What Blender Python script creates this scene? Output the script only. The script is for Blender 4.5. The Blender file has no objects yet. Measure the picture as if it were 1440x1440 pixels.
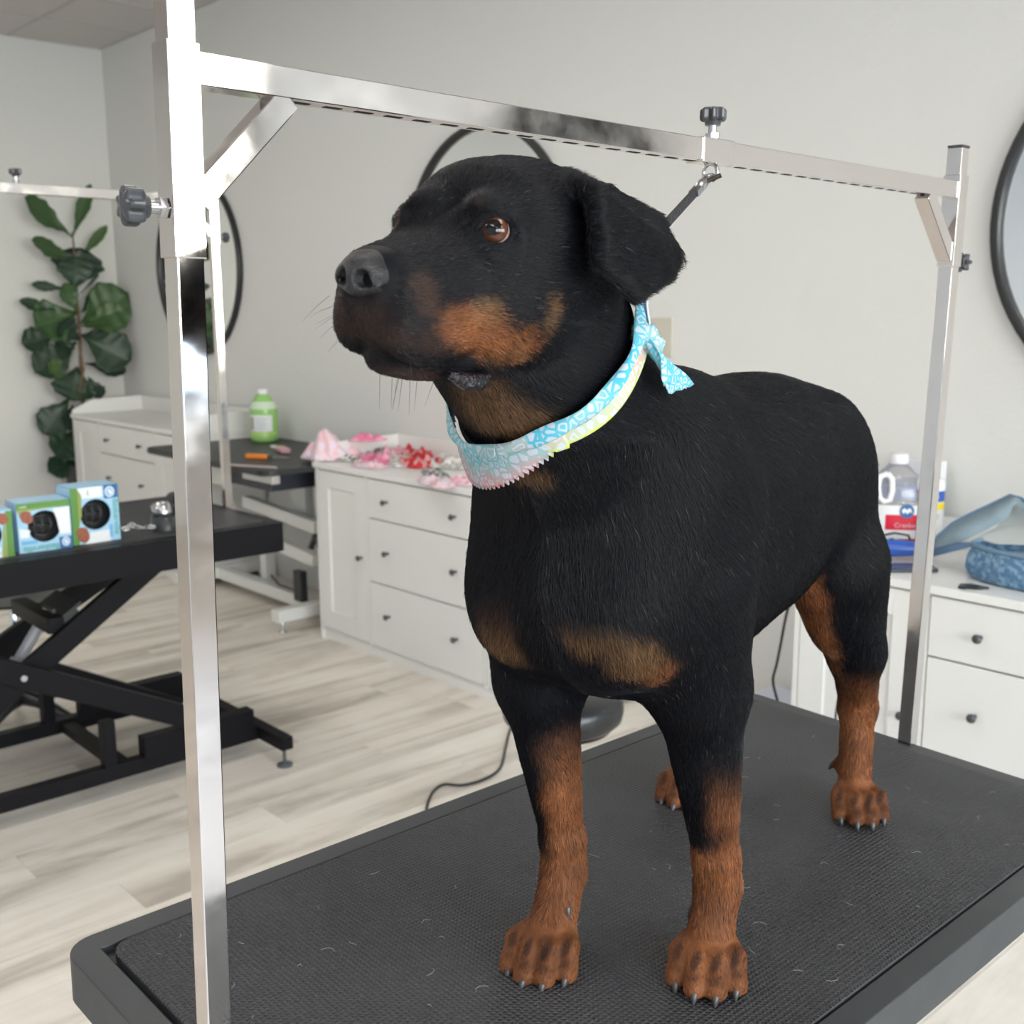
EXPOSURE, SKY, FILL_LAMP = 0.0, 18.0, 8.0
DOGRES, NHAIR = .0026, 520000
import bpy, bmesh, math, random
import numpy as np
from mathutils import Vector, Matrix, noise
random.seed(7); np.random.seed(7)
C = bpy.context.scene.collection
# ---- camera ---------------------------------------------------------------------------
FPX = 1574.79                                   # focal length in pixels of a 1440 px frame
YAW, PITCH, ROLL = math.radians(47.79185), math.radians(-10.35707), math.radians(-.33864)
CAM = np.array([0, 0, 1.55])
f_ = np.array([-math.sin(YAW)*math.cos(PITCH), math.cos(YAW)*math.cos(PITCH), math.sin(PITCH)])
r0_ = np.array([math.cos(YAW), math.sin(YAW), 0.]); u0_ = np.cross(r0_, f_)
r_ = math.cos(ROLL)*r0_+math.sin(ROLL)*u0_; u_ = -math.sin(ROLL)*r0_+math.cos(ROLL)*u0_
cd = bpy.data.cameras.new('camera'); cam = bpy.data.objects.new('camera', cd); C.objects.link(cam)
cam.matrix_world = Matrix(((r_[0], u_[0], -f_[0], 0), (r_[1], u_[1], -f_[1], 0), (r_[2], u_[2], -f_[2], 1.55), (0, 0, 0, 1)))
cd.sensor_width = 36; cd.lens = 36*FPX/1440; cd.clip_start = .05
cd.dof.use_dof = True; cd.dof.focus_distance = .98; cd.dof.aperture_fstop = 11
bpy.context.scene.camera = cam
# ---- daylight -------------------------------------------------------------------------
sc = bpy.context.scene
sc.view_settings.view_transform = 'Standard'; sc.view_settings.look = 'None'; sc.view_settings.gamma = 1
sc.view_settings.use_curve_mapping = False; sc.view_settings.exposure = EXPOSURE
W = bpy.data.worlds.new('world'); sc.world = W; W.use_nodes = True; nt = W.node_tree; nt.nodes.clear()
tc = nt.nodes.new('ShaderNodeTexCoord'); sx = nt.nodes.new('ShaderNodeSeparateXYZ'); cr = nt.nodes.new('ShaderNodeValToRGB')
bg = nt.nodes.new('ShaderNodeBackground'); wo = nt.nodes.new('ShaderNodeOutputWorld')
nt.links.new(tc.outputs['Generated'], sx.inputs[0]); nt.links.new(sx.outputs[2], cr.inputs[0]); nt.links.new(cr.outputs[0], bg.inputs[0]); nt.links.new(bg.outputs[0], wo.inputs[0])
e = cr.color_ramp.elements; e[0].position = 0; e[0].color = (1, .95, .88, 1); e[1].position = .6; e[1].color = (.52, .68, 1, 1)
q = e.new(.12); q.color = (1, .95, .90, 1)
q = e.new(.25); q.color = (.78, .87, 1, 1)
bg.inputs[1].default_value = SKY
def portal(name, loc, rot, sx_, sy_):
    l = bpy.data.lights.new(name, 'AREA'); l.shape = 'RECTANGLE'; l.size = sx_; l.size_y = sy_; l.cycles.is_portal = True
    o = bpy.data.objects.new(name, l); C.objects.link(o); o.location = loc; o.rotation_euler = rot
# ---- helpers --------------------------------------------------------------------------
def ray(x, y): return f_+r_*(x-720)/FPX-u_*(y-720)/FPX
def atx(x, y, X): d = ray(x, y); p = d*(X/d[0]); return Vector((p[0], p[1], p[2]+1.55))     # the point seen at a pixel, on the plane x = X
def aty(x, y, Y): d = ray(x, y); p = d*(Y/d[1]); return Vector((p[0], p[1], p[2]+1.55))
def atz(x, y, Z): d = ray(x, y); p = d*((Z-1.55)/d[2]); return Vector((p[0], p[1], p[2]+1.55))
MATS = {}
def mat(name, col, rough=.5, metal=0, **k):
    if name in MATS: return MATS[name]
    m = bpy.data.materials.new(name); m.use_nodes = True; b = m.node_tree.nodes['Principled BSDF']
    b.inputs['Base Color'].default_value = (*col, 1); b.inputs['Roughness'].default_value = rough; b.inputs['Metallic'].default_value = metal
    for a, v in k.items():
        if a == 'nvar' or a == 'bump' or a == 'nscale' or a == 'bscale' or a == 'rvar': continue
        b.inputs[a.replace('_', ' ')].default_value = v
    N = m.node_tree.nodes; Lk = m.node_tree.links; t = N.new('ShaderNodeTexCoord')
    if k.get('nvar'):
        n = N.new('ShaderNodeTexNoise'); n.inputs['Scale'].default_value = k.get('nscale', 6); n.inputs['Detail'].default_value = 5; Lk.new(t.outputs['Object'], n.inputs[0])
        mx = N.new('ShaderNodeMix'); mx.data_type = 'RGBA'; v = k['nvar']
        mx.inputs['A'].default_value = tuple(c*(1-v) for c in col)+(1,); mx.inputs['B'].default_value = tuple(min(1, c*(1+v)) for c in col)+(1,)
        Lk.new(n.outputs[0], mx.inputs['Factor']); Lk.new(mx.outputs['Result'], b.inputs['Base Color'])
    if k.get('rvar'):
        n = N.new('ShaderNodeTexNoise'); n.inputs['Scale'].default_value = k.get('nscale', 14); n.inputs['Detail'].default_value = 6; Lk.new(t.outputs['Object'], n.inputs[0])
        mr = N.new('ShaderNodeMapRange'); mr.inputs[1].default_value = .35; mr.inputs[2].default_value = .7; mr.inputs[3].default_value = rough; mr.inputs[4].default_value = rough+k['rvar']
        Lk.new(n.outputs[0], mr.inputs[0]); Lk.new(mr.outputs[0], b.inputs['Roughness'])
    if k.get('bump'):
        n = N.new('ShaderNodeTexNoise'); n.inputs['Scale'].default_value = k.get('bscale', 60); n.inputs['Detail'].default_value = 3; Lk.new(t.outputs['Object'], n.inputs[0])
        bp = N.new('ShaderNodeBump'); bp.inputs['Strength'].default_value = k['bump']; bp.inputs['Distance'].default_value = .01; Lk.new(n.outputs[0], bp.inputs['Height']); Lk.new(bp.outputs[0], b.inputs['Normal'])
    MATS[name] = m; return m
class MB:
    def __init__(s): s.v = []; s.f = []; s.sm = []
    def add(s, v, f, smooth=False):
        o = len(s.v); s.v += [tuple(p) for p in v]; s.f += [tuple(i+o for i in q) for q in f]; s.sm += [smooth]*len(f); return s
    def box(s, c, d, R=None):
        c = Vector(c); pts = []
        for k in range(8):
            p = Vector(((k & 1)-.5, ((k >> 1) & 1)-.5, ((k >> 2) & 1)-.5)); p = Vector((p.x*d[0], p.y*d[1], p.z*d[2])); pts.append(c+(R@p if R else p))
        return s.add(pts, [(0, 2, 3, 1), (4, 5, 7, 6), (0, 1, 5, 4), (2, 6, 7, 3), (0, 4, 6, 2), (1, 3, 7, 5)])
    def b2(s, lo, hi): return s.box([(a+b)/2 for a, b in zip(lo, hi)], [b-a for a, b in zip(lo, hi)])
    def bar(s, a, b, w, h, up=(0, 0, 1)):
        a = Vector(a); b = Vector(b); x = (b-a).normalized(); y = Vector(up).cross(x)
        if y.length < 1e-4: y = Vector((0, 1, 0)).cross(x)
        y.normalize(); z = x.cross(y); R = Matrix((x, y, z)).transposed(); return s.box((a+b)/2, ((b-a).length, w, h), R)
    def tube(s, pts, rad, n=12, cap=True):
        pts = [Vector(p) for p in pts]; rad = rad if hasattr(rad, '__len__') else [rad]*len(pts); V = []; prev = None
        for i, p in enumerate(pts):
            t = (pts[min(i+1, len(pts)-1)]-pts[max(i-1, 0)]).normalized()
            if prev is None: prev = t.orthogonal().normalized()
            prev = (prev-t*prev.dot(t)).normalized(); b = t.cross(prev)
            V += [p+(prev*math.cos(2*math.pi*j/n)+b*math.sin(2*math.pi*j/n))*rad[i] for j in range(n)]
        F = [(i*n+j, i*n+(j+1) % n, (i+1)*n+(j+1) % n, (i+1)*n+j) for i in range(len(pts)-1) for j in range(n)]
        s.add(V, F, True)
        if cap: s.add(V[:n], [tuple(range(n))[::-1]]); s.add(V[-n:], [tuple(range(n))])
        return s
    def lathe(s, prof, c=(0, 0, 0), n=32, R=None, smooth=True):
        c = Vector(c); V = []
        for (r, z) in prof:
            for j in range(n):
                p = Vector((r*math.cos(2*math.pi*j/n), r*math.sin(2*math.pi*j/n), z)); V.append(c+(R@p if R else p))
        F = [(i*n+j, i*n+(j+1) % n, (i+1)*n+(j+1) % n, (i+1)*n+j) for i in range(len(prof)-1) for j in range(n)]
        s.add(V, F, smooth); s.add(V[:n], [tuple(range(n))[::-1]]); s.add(V[-n:], [tuple(range(n))]); return s
    def prism(s, poly, z0, z1, R=None, c=(0, 0, 0)):
        n = len(poly); c = Vector(c); V = [Vector((x, y, z)) for z in (z0, z1) for x, y in poly]; V = [c+(R@p if R else p) for p in V]
        return s.add(V, [tuple(range(n))[::-1], tuple(range(n, 2*n))]+[(i, (i+1) % n, n+(i+1) % n, n+i) for i in range(n)])
    def mesh(s, name):
        me = bpy.data.meshes.new(name); me.from_pydata(s.v, [], s.f); me.polygons.foreach_set('use_smooth', s.sm); me.update(); return me
    def ob(s, name, m, parent=None, bevel=0, seg=2):
        o = bpy.data.objects.new(name, s.mesh(name)); C.objects.link(o)
        for mm in (m if isinstance(m, (list, tuple)) else [m]): o.data.materials.append(mm)
        if parent is not None: o.parent = parent
        if bevel:
            b = o.modifiers.new('bevel', 'BEVEL'); b.width = bevel; b.segments = seg; b.limit_method = 'ANGLE'; b.angle_limit = math.radians(40); b.harden_normals = False
        return o
def tag(o, label, cat, group=None, kind=None):
    if label: o['label'] = label
    if cat: o['category'] = cat
    if group: o['group'] = group
    if kind: o['kind'] = kind
    return o
def struct(o): o['kind'] = 'structure'; return o
def stuff(o, label=None):
    o['kind'] = 'stuff'
    if label: o['label'] = label
    return o
def empty(name, loc, label=None, cat=None, group=None, M4=None):
    o = bpy.data.objects.new(name, None); C.objects.link(o); o.empty_display_size = .05
    if M4 is not None: o.matrix_world = M4
    else: o.location = loc
    return tag(o, label, cat, group)
def copy_tree(o, parent=None):
    c = o.copy(); C.objects.link(c); c.parent = parent
    for ch in list(o.children): copy_tree(ch, c)
    return c
def text(s, name, size, m, parent, M4, ext=.0003):
    cu = bpy.data.curves.new(name, 'FONT'); cu.body = s; cu.size = size; cu.extrude = ext; cu.align_x = 'CENTER'; cu.align_y = 'CENTER'
    t = bpy.data.objects.new(name, cu); dg = bpy.context.evaluated_depsgraph_get(); C.objects.link(t); dg.update()
    me = bpy.data.meshes.new_from_object(t.evaluated_get(dg)); C.objects.unlink(t); bpy.data.objects.remove(t)
    o = bpy.data.objects.new(name, me); C.objects.link(o); me.materials.clear(); me.materials.append(m); o.parent = parent; o.matrix_local = M4; return o
def rrect(x0, y0, x1, y1, r, n=6):
    out = []
    for cx, cy, a0 in ((x1-r, y1-r, 0), (x0+r, y1-r, 90), (x0+r, y0+r, 180), (x1-r, y0+r, 270)):
        out += [(cx+r*math.cos(math.radians(a0+90*i/n)), cy+r*math.sin(math.radians(a0+90*i/n))) for i in range(n+1)]
    return out
# ---- materials ------------------------------------------------------------------------
wall_m = mat('wall_paint', (.725, .72, .695), .75, bump=.25, bscale=38)
ceil_m = mat('ceiling_tile', (.60, .57, .55), .9, bump=.35, bscale=120, nvar=.03, nscale=40)
grid_m = mat('grid_metal', (.50, .48, .47), .6)
white_m = mat('white_lacquer', (.80, .79, .765), .38, nvar=.015)
whitetop_m = mat('white_top', (.82, .81, .79), .32)
knob_m = mat('dark_knob', (.09, .09, .095), .4, metal=.5)
blackf_m = mat('black_frame', (.0045, .0045, .0065), .45, nvar=.2, nscale=20, Specular_IOR_Level=.2)
mirrorf_m = mat('mirror_frame', (.02, .02, .022), .4)
mirror_m = mat('mirror_glass', (.92, .93, .93), .02, metal=1)
plasticb_m = mat('black_plastic', (.018, .019, .022), .32)
chrome_m = mat('chrome', (.70, .655, .63), .05, metal=1, rvar=.14, nscale=22)
steel_m = mat('zinc_steel', (.55, .55, .56), .25, metal=1)
capm = mat('grey_cap', (.05, .05, .055), .5)
def floor_mat():
    m = mat('vinyl_plank', (.5, .45, .38), .42); N = m.node_tree.nodes; L = m.node_tree.links; b = N['Principled BSDF']
    t = N.new('ShaderNodeTexCoord'); oi = N.new('ShaderNodeObjectInfo'); g = N.new('ShaderNodeNewGeometry')
    vm = N.new('ShaderNodeVectorMath'); vm.operation = 'MULTIPLY'; vm.inputs[1].default_value = (6.5, .75, 1); L.new(g.outputs['Position'], vm.inputs[0])
    off = N.new('ShaderNodeVectorMath'); off.operation = 'MULTIPLY_ADD'; off.inputs[1].default_value = (3, 3, 3); L.new(oi.outputs['Random'], off.inputs[0]); L.new(vm.outputs[0], off.inputs[2])
    off2 = N.new('ShaderNodeVectorMath'); off2.operation = 'MULTIPLY'; off2.inputs[1].default_value = (.0, .0, 3); L.new(oi.outputs['Random'], off2.inputs[0]); ad = N.new('ShaderNodeVectorMath'); L.new(vm.outputs[0], ad.inputs[0]); L.new(off2.outputs[0], ad.inputs[1])
    n = N.new('ShaderNodeTexNoise'); n.inputs['Scale'].default_value = 1.0; n.inputs['Detail'].default_value = 7; n.inputs['Roughness'].default_value = .62; n.inputs['Distortion'].default_value = .7; L.new(ad.outputs[0], n.inputs[0])
    r = N.new('ShaderNodeValToRGB'); e = r.color_ramp.elements; e[0].position = .34; e[0].color = (.50, .445, .375, 1); e[1].position = .66; e[1].color = (.88, .82, .73, 1); k = e.new(.5); k.color = (.78, .71, .62, 1)
    L.new(n.outputs[0], r.inputs[0])
    n2 = N.new('ShaderNodeTexNoise'); n2.inputs['Scale'].default_value = 9; n2.inputs['Detail'].default_value = 6; L.new(g.outputs['Position'], n2.inputs[0])
    mx = N.new('ShaderNodeMix'); mx.data_type = 'RGBA'; mx.blend_type = 'OVERLAY'; mx.inputs['Factor'].default_value = .22; L.new(r.outputs[0], mx.inputs['A']); L.new(n2.outputs[0], mx.inputs['B']); L.new(mx.outputs['Result'], b.inputs['Base Color'])
    bp = N.new('ShaderNodeBump'); bp.inputs['Strength'].default_value = .08; bp.inputs['Distance'].default_value = .004; L.new(n2.outputs[0], bp.inputs['Height']); L.new(bp.outputs[0], b.inputs['Normal']); return m
floor_m = floor_mat()
# ---- the room -------------------------------------------------------------------------
X0, X1, Y0, Y1, ZC = -7.70, 4.20, -3.50, 3.30, 3.26
sub = MB().b2((X0-.1, Y0-.1, -.12), (X1+.1, Y1+.1, -.006)).ob('floor', mat('screed', (.25, .24, .22), .9)); struct(sub)
PW, PL = .18, 1.22; pm = MB().box((0, 0, -.003), (PW-.0012, PL-.0012, .006)).mesh('plank'); pm.materials.append(floor_m)
rest = MB(); nx = int((X1-X0)/PW)+1
for i in range(nx):
    x = X0+PW*(i+.5); oy = (i*.437 % 1)*PL; y = Y1-oy+PL/2
    while y > Y0-PL/2:
        a, b = max(Y0, y-PL/2), min(Y1, y+PL/2)
        if b-a > .01:
            if b > .35 and x < -.15 and x > -6.9 and not (x > -1.3 and b < 2.2):
                o = bpy.data.objects.new('plank', pm); C.objects.link(o); o.parent = sub; o.location = (x, (a+b)/2, random.uniform(-.0002, .0002)); o.scale = (1, (b-a)/PL, 1)
            else: rest.b2((x-PW/2+.0006, a+.0006, -.006), (min(x+PW/2-.0006, X1), b-.0006, 0))
        y -= PL
rp = rest.ob('plank_field', floor_m, sub); stuff(rp)
struct(MB().b2((X0-.12, Y1, 0), (X1+.12, Y1+.12, ZC+.3)).ob('wall_right', wall_m))
struct(MB().b2((X0-.12, Y0-.12, 0), (X0, Y1, ZC+.3)).ob('wall_back', wall_m))
def window_wall(name, wname, n0, axis, plane, a0, a1, w0, w1, z0, z1, mull):
    th = .15; m = MB()
    def bx(a, b, c, d):
        if axis == 'x': m.b2((plane, a, c), (plane+th, b, d))
        else: m.b2((a, plane-th, c), (b, plane, d))
    bx(a0, w0, 0, ZC+.3); bx(w1, a1, 0, ZC+.3); bx(w0, w1, 0, z0); bx(w0, w1, z1, ZC+.3); struct(m.ob(name, wall_m))
    root = empty(wname, (plane, (w0+w1)/2, z0) if axis == 'x' else ((w0+w1)/2, plane, z0)); struct(root); fr = mat('window_aluminium', (.25, .25, .26), .4, metal=.7)
    gm = bpy.data.materials.get('window_glass')
    if gm is None:
        gm = bpy.data.materials.new('window_glass'); gm.use_nodes = True; N = gm.node_tree.nodes; L = gm.node_tree.links; N.clear()
        tr = N.new('ShaderNodeBsdfTransparent'); tr.inputs[0].default_value = (.93, .96, .95, 1); gl = N.new('ShaderNodeBsdfGlossy'); gl.inputs['Roughness'].default_value = .01; fz = N.new('ShaderNodeFresnel'); mx = N.new('ShaderNodeMixShader'); o = N.new('ShaderNodeOutputMaterial')
        L.new(fz.outputs[0], mx.inputs[0]); L.new(tr.outputs[0], mx.inputs[1]); L.new(gl.outputs[0], mx.inputs[2]); L.new(mx.outputs[0], o.inputs[0])
    cuts = [w0+(w1-w0)*i/mull for i in range(mull+1)]; inv = Matrix.Translation(-root.location)
    def part(nm, mb, mm):
        o = mb.ob(nm, mm, root); o.matrix_parent_inverse = inv; return o
    def sl(a, b, c, d, t0=.04, t1=.10):
        return MB().b2((plane+t0, a, c), (plane+t1, b, d)) if axis == 'x' else MB().b2((a, plane-t1, c), (b, plane-t0, d))
    for c in cuts: part('mullion', sl(max(w0, c-.03), min(w1, c+.03), z0, z1), fr)
    part('sill', sl(w0, w1, z0, z0+.06), fr); part('head', sl(w0, w1, z1-.06, z1), fr)
    for a, b in zip(cuts[:-1], cuts[1:]): part('pane', sl(a+.03, b-.03, z0+.06, z1-.06, .067, .073), gm)
window_wall('wall_front', 'window_1', 1, 'x', X1, Y0-.15, Y1, -3.2, 3.18, .85, 2.95, 5)
struct(MB().b2((X0-.12, Y0-.12, 0), (X1+.12, Y0, ZC+.3)).ob('wall_left', mat('wall_paint_cool', (.76, .83, .92), .75, bump=.25, bscale=38)))
portal('daylight_portal', (X1+.16, -.01, 1.9), (0, math.radians(90), 0), 2.10, 6.38)
struct(MB().b2((-25, -25, -.3), (25, 25, -.13)).ob('ground_outside', mat('concrete_walk', (.40, .385, .36), .9)))
# ceiling: slab, tiles, grid
cs = struct(MB().b2((X0-.12, Y0-.15, ZC+.05), (X1+.15, Y1+.12, ZC+.3)).ob('ceiling', ceil_m))
TS = .603; tm = MB().b2((-TS/2+.012, -TS/2+.012, 0), (TS/2-.012, TS/2-.012, .02)).mesh('ceiling_tile'); tm.materials.append(ceil_m)
g = MB(); ix = int((X1-X0)/TS)+1; iy = int((Y1-Y0)/TS)+1
for i in range(ix):
    for j in range(iy):
        x = X0+TS*(i+.5); y = Y1-TS*(j+.5)
        o = bpy.data.objects.new('ceiling_tile', tm); C.objects.link(o); o.parent = cs; o.location = (x, y, ZC+.004)
for i in range(ix+1): g.b2((X0+TS*i-.012, Y0, ZC-.002), (min(X1, X0+TS*i+.012), Y1, ZC+.03))
for j in range(iy+1): g.b2((X0, Y1-TS*j-.012, ZC-.003), (X1, min(Y1, Y1-TS*j+.012), ZC+.03))
g.ob('ceiling_grid', grid_m, cs)
fillm = bpy.data.materials.new('fill_light_diffuser'); fillm.use_nodes = True; b_ = fillm.node_tree.nodes['Principled BSDF']; b_.inputs['Emission Color'].default_value = (1, .96, .91, 1); b_.inputs['Emission Strength'].default_value = FILL_LAMP; b_.inputs['Base Color'].default_value = (.8, .8, .8, 1)  # glowing ceiling panels out of view, added as fill to even out the daylight
for k, (i, j) in enumerate([(i, j) for i in (4, 8, 12, 16) for j in (3, 7)]):
    x, y = X0+TS*(i+1), Y1-TS*(j+.5); lr = empty('ceiling_fill_light', (x, y, ZC), '%s added ceiling fill light from the back wall, in the row %s the mirrors' % (('first', 'second', 'third', 'fourth')[k//2], ('nearer', 'farther from')[k % 2]), 'fill light', 'added fill light panels')
    MB().b2((-TS+.02, -TS/2+.02, -.010), (TS-.02, TS/2-.02, -.006)).ob('diffuser', fillm, lr)
    m = MB(); m.b2((-TS, -TS/2, -.012), (TS, -TS/2+.02, -.004)).b2((-TS, TS/2-.02, -.012), (TS, TS/2, -.004)).b2((-TS, -TS/2+.02, -.012), (-TS+.02, TS/2-.02, -.004)).b2((TS-.02, -TS/2+.02, -.012), (TS, TS/2-.02, -.004)); m.ob('trim', white_m, lr)
# mirrors on the right wall
MIRS = [(-6.469, 1.803, 'round black-framed wall mirror behind the fiddle-leaf plant and chrome post'), (-3.803, 1.798, 'round black-framed wall mirror just above the dog\'s head'),
        (-1.005, 1.779, 'round black-framed wall mirror past the far chrome post, reflecting pale light'), (1.78, 1.78, 'round black-framed wall mirror beyond the picture edge, nearest the front windows')]
mir0 = None
for x, z, lab in MIRS:
    if mir0 is None:
        mir0 = empty('wall_mirror', (x, Y1, z)); Rm = Matrix.Rotation(math.radians(90), 3, 'X'); n = 72
        MB().lathe([(.518, .001), (.518, .012)], n=n, R=Rm, smooth=False).ob('mirror_glass', mirror_m, mir0)
        pr = [(.509, .001), (.535, .001), (.535, .028), (.530, .032), (.513, .032), (.509, .028), (.509, .001)]
        V = []; 
        for (r, d) in pr:
            for j in range(n): V.append((r*math.cos(2*math.pi*j/n), -d, r*math.sin(2*math.pi*j/n)))
        F = [(i*n+j, i*n+(j+1) % n, (i+1)*n+(j+1) % n, (i+1)*n+j) for i in range(len(pr)-1) for j in range(n)]
        MB().add(V, F, True).ob('frame', mirrorf_m, mir0)
        for ch in mir0.children: ch.location = (0, 0, 0)
        o = mir0
    else: o = copy_tree(mir0); o.location = (x, Y1, z)
    tag(o, lab, 'mirror', 'round mirrors along the long wall')
# blank wall plate
p = MB().b2((-2.90, Y1-.008, 1.362), (-2.735, Y1, 1.508)).ob('wall_plate', mat('almond_plate', (.58, .55, .47), .5), bevel=.003); tag(p, 'blank beige wall plate behind the bandana knot', 'wall plate')
# ---- sideboards -----------------------------------------------------------------------
def sideboard(x0, H, label):
    k = H/.85; D0, D1 = 2.795, 3.285; Wd = 1.6; root = empty('sideboard', (x0+Wd/2, (D0+D1)/2, 0), label, 'sideboard', 'white sideboards along the long wall')
    ox, oy = -Wd/2, -(D1-D0)/2
    def P(mb, nm, m=white_m, par=None, bev=.0015): return mb.ob(nm, m, par or root, bevel=bev)
    c = MB(); z = lambda v: v*k
    c.b2((ox, oy+.02, .03), (ox+.018, -oy, z(.825))); c.b2((-ox-.018, oy+.02, .03), (-ox, -oy, z(.825))); c.b2((ox+.018, -oy-.01, .03), (-ox-.018, -oy, z(.825)))
    c.b2((ox+.018, oy+.03, z(.05)), (-ox-.018, -oy-.01, z(.062))); c.b2((ox+.405, oy+.03, z(.06)), (ox+.42, -oy-.01, z(.825))); c.b2((ox+1.195, oy+.03, z(.06)), (ox+1.21, -oy-.01, z(.825)))
    for a in (0, .401, 1.191, 1.582): c.b2((ox+a, oy, 0 if a in (0, 1.582) else z(.05)), (ox+a+.018, oy+.022, z(.825)))
    P(c, 'carcass')
    P(MB().b2((ox+.018, oy+.012, 0), (-ox-.018, oy+.030, z(.055))), 'plinth')
    P(MB().b2((ox-.006, oy-.010, z(.825)), (-ox+.006, -oy, z(.85))), 'top', whitetop_m)
    # raised gallery: back and two sloping sides
    P(MB().b2((ox, -oy-.014, z(.85)), (-ox, -oy, z(.85)+.095)), 'back_rail')
    for s in (0, 1):
        a = ox if s == 0 else -ox-.014
        poly = [(oy+.0, z(.85)), (-oy-.014, z(.85)), (-oy-.014, z(.85)+.095), (oy+.13, z(.85)+.085), (oy+.0, z(.85)+.025)]
        P(MB().add([(a, y, zz) for y, zz in poly]+[(a+.014, y, zz) for y, zz in poly], [(0, 1, 2, 3, 4), (9, 8, 7, 6, 5)]+[(i+5, (i+1) % 5+5, (i+1) % 5, i) for i in range(5)]), 'side_rail')
    def knob(x, zz, par):
        kb = MB().lathe([(.006, 0), (.005, .012), (.010, .017), (.013, .022), (.011, .028), (.004, .030)], (x, oy-.001, z(zz)), 16, Matrix.Rotation(math.radians(90), 3, 'X')).ob('knob', knob_m, par)
    for xa, xb, kx in ((.021, .399, .365), (1.213, 1.580, 1.245)):
        m = MB(); fw = .085 if xa < 1 else .085; A, B, Z0, Z1 = ox+xa, ox+xb, z(.062), z(.818)
        y0, y1 = oy-.0005, oy+.018
        m.b2((A, y0, Z0), (A+fw, y1, Z1)); m.b2((B-fw, y0, Z0), (B, y1, Z1)); m.b2((A+fw, y0, Z0), (B-fw, y1, Z0+fw*1.05)); m.b2((A+fw, y0, Z1-fw*.9), (B-fw, y1, Z1))
        d = P(m, 'door'); P(MB().b2((A+fw, y0+.009, Z0+fw), (B-fw, y1, Z1-fw*.9)), 'door_panel', par=d); knob(ox+kx, .451, d)
    for za, zb, kz in ((.645, .818, .728), (.358, .639, .501), (.062, .352, .217)):
        d = P(MB().b2((ox+.423, oy-.001, z(za)), (ox+1.188, oy+.018, z(zb))), 'drawer'); knob(ox+.565, kz, d); knob(ox+1.03, kz, d)
    return root
sideboard(-4.449, .848, 'white sideboard in the middle, heaped with pink and red bandanas')
sideboard(-7.366, .882, 'white sideboard in the far corner beside the fiddle-leaf plant, its top empty')
sideboard(-1.829, .812, 'white sideboard behind the dog\'s hind legs, carrying a juice jug and blue mesh bag')
# ---- front grooming table (its top leans by about a degree) ----------------------------
def R3(ax, ay, az): return (Matrix.Rotation(az, 3, 'Z')@Matrix.Rotation(ay, 3, 'Y')@Matrix.Rotation(ax, 3, 'X'))
TR = R3(math.radians(-.52479), math.radians(1.20579), math.radians(.32265))
def tframe(p): return TR@Vector(p)+Vector((0, 0, 1.55))           # table frame (camera at its origin) to world
TX0, TX1, TY0, TY1, TZ = -1.069, -.456, .370, 1.541, -.657
o0 = Vector(((TX0+TX1)/2, (TY0+TY1)/2, -1.55)); M4 = TR.to_4x4(); M4.translation = tframe(o0)
rubber_m = mat('ribbed_rubber', (.028, .029, .032), .5)
def rubber():
    m = rubber_m; N = m.node_tree.nodes; L = m.node_tree.links; b = N['Principled BSDF']; t = N.new('ShaderNodeTexCoord')
    sx = N.new('ShaderNodeSeparateXYZ'); L.new(t.outputs['Object'], sx.inputs[0]); outs = []
    for i, sc_ in ((0, 2300), (1, 2300)):
        mu = N.new('ShaderNodeMath'); mu.operation = 'MULTIPLY'; mu.inputs[1].default_value = sc_/2; L.new(sx.outputs[i], mu.inputs[0])
        si = N.new('ShaderNodeMath'); si.operation = 'SINE'; L.new(mu.outputs[0], si.inputs[0]); outs.append(si)
    mn = N.new('ShaderNodeMath'); mn.operation = 'MAXIMUM'; L.new(outs[0].outputs[0], mn.inputs[0]); L.new(outs[1].outputs[0], mn.inputs[1])
    bp = N.new('ShaderNodeBump'); bp.inputs['Strength'].default_value = .8; bp.inputs['Distance'].default_value = .0012; L.new(mn.outputs[0], bp.inputs['Height']); L.new(bp.outputs[0], b.inputs['Normal'])
    n = N.new('ShaderNodeTexNoise'); n.inputs['Scale'].default_value = 5; n.inputs['Detail'].default_value = 8; L.new(t.outputs['Object'], n.inputs[0])
    r = N.new('ShaderNodeValToRGB'); e = r.color_ramp.elements; e[0].position = .3; e[0].color = (.022, .023, .026, 1); e[1].position = .75; e[1].color = (.048, .049, .053, 1); L.new(n.outputs[0], r.inputs[0]); L.new(r.outputs[0], b.inputs['Base Color'])
rubber()
tabf_m = mat('table_frame_black', (.040, .042, .045), .45, rvar=.12, nscale=9)
def lift_table(root, wx, ly, ztop, thick, fw, rc, fm=None):
    fm = fm or tabf_m
    # tabletop in the root's frame: centred on x, y; ztop above the floor
    x0, x1, y0, y1 = -wx/2, wx/2, -ly/2, ly/2
    out = rrect(x0, y0, x1, y1, rc, 7); inn = [(min(max(a, x0+fw), x1-fw), min(max(b, y0+fw), y1-fw)) for a, b in out]
    n = len(out); V = []
    for z, pl in ((ztop, inn), (ztop, out), (ztop-thick, out), (ztop-thick, inn)): V += [(a, b, z) for a, b in pl]
    F = [(i*n+j, i*n+(j+1) % n, ((i+1) % 4)*n+(j+1) % n, ((i+1) % 4)*n+j) for i in range(4) for j in range(n)]
    MB().add(V, [q[::-1] for q in F]).ob('top_frame', fm, root, bevel=.0015)
    MB().b2((x0+fw, y0+fw, ztop-.03), (x1-fw, y1-fw, ztop-.010)).ob('under_board', tabf_m, root)
    mp = rrect(x0+fw+.004, y0+fw+.006, x1-fw-.002, y1-fw-.003, .022, 7)
    MB().prism(mp, ztop-.010, ztop+.0025).ob('rubber_mat', rubber_m, root, bevel=.002)
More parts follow.
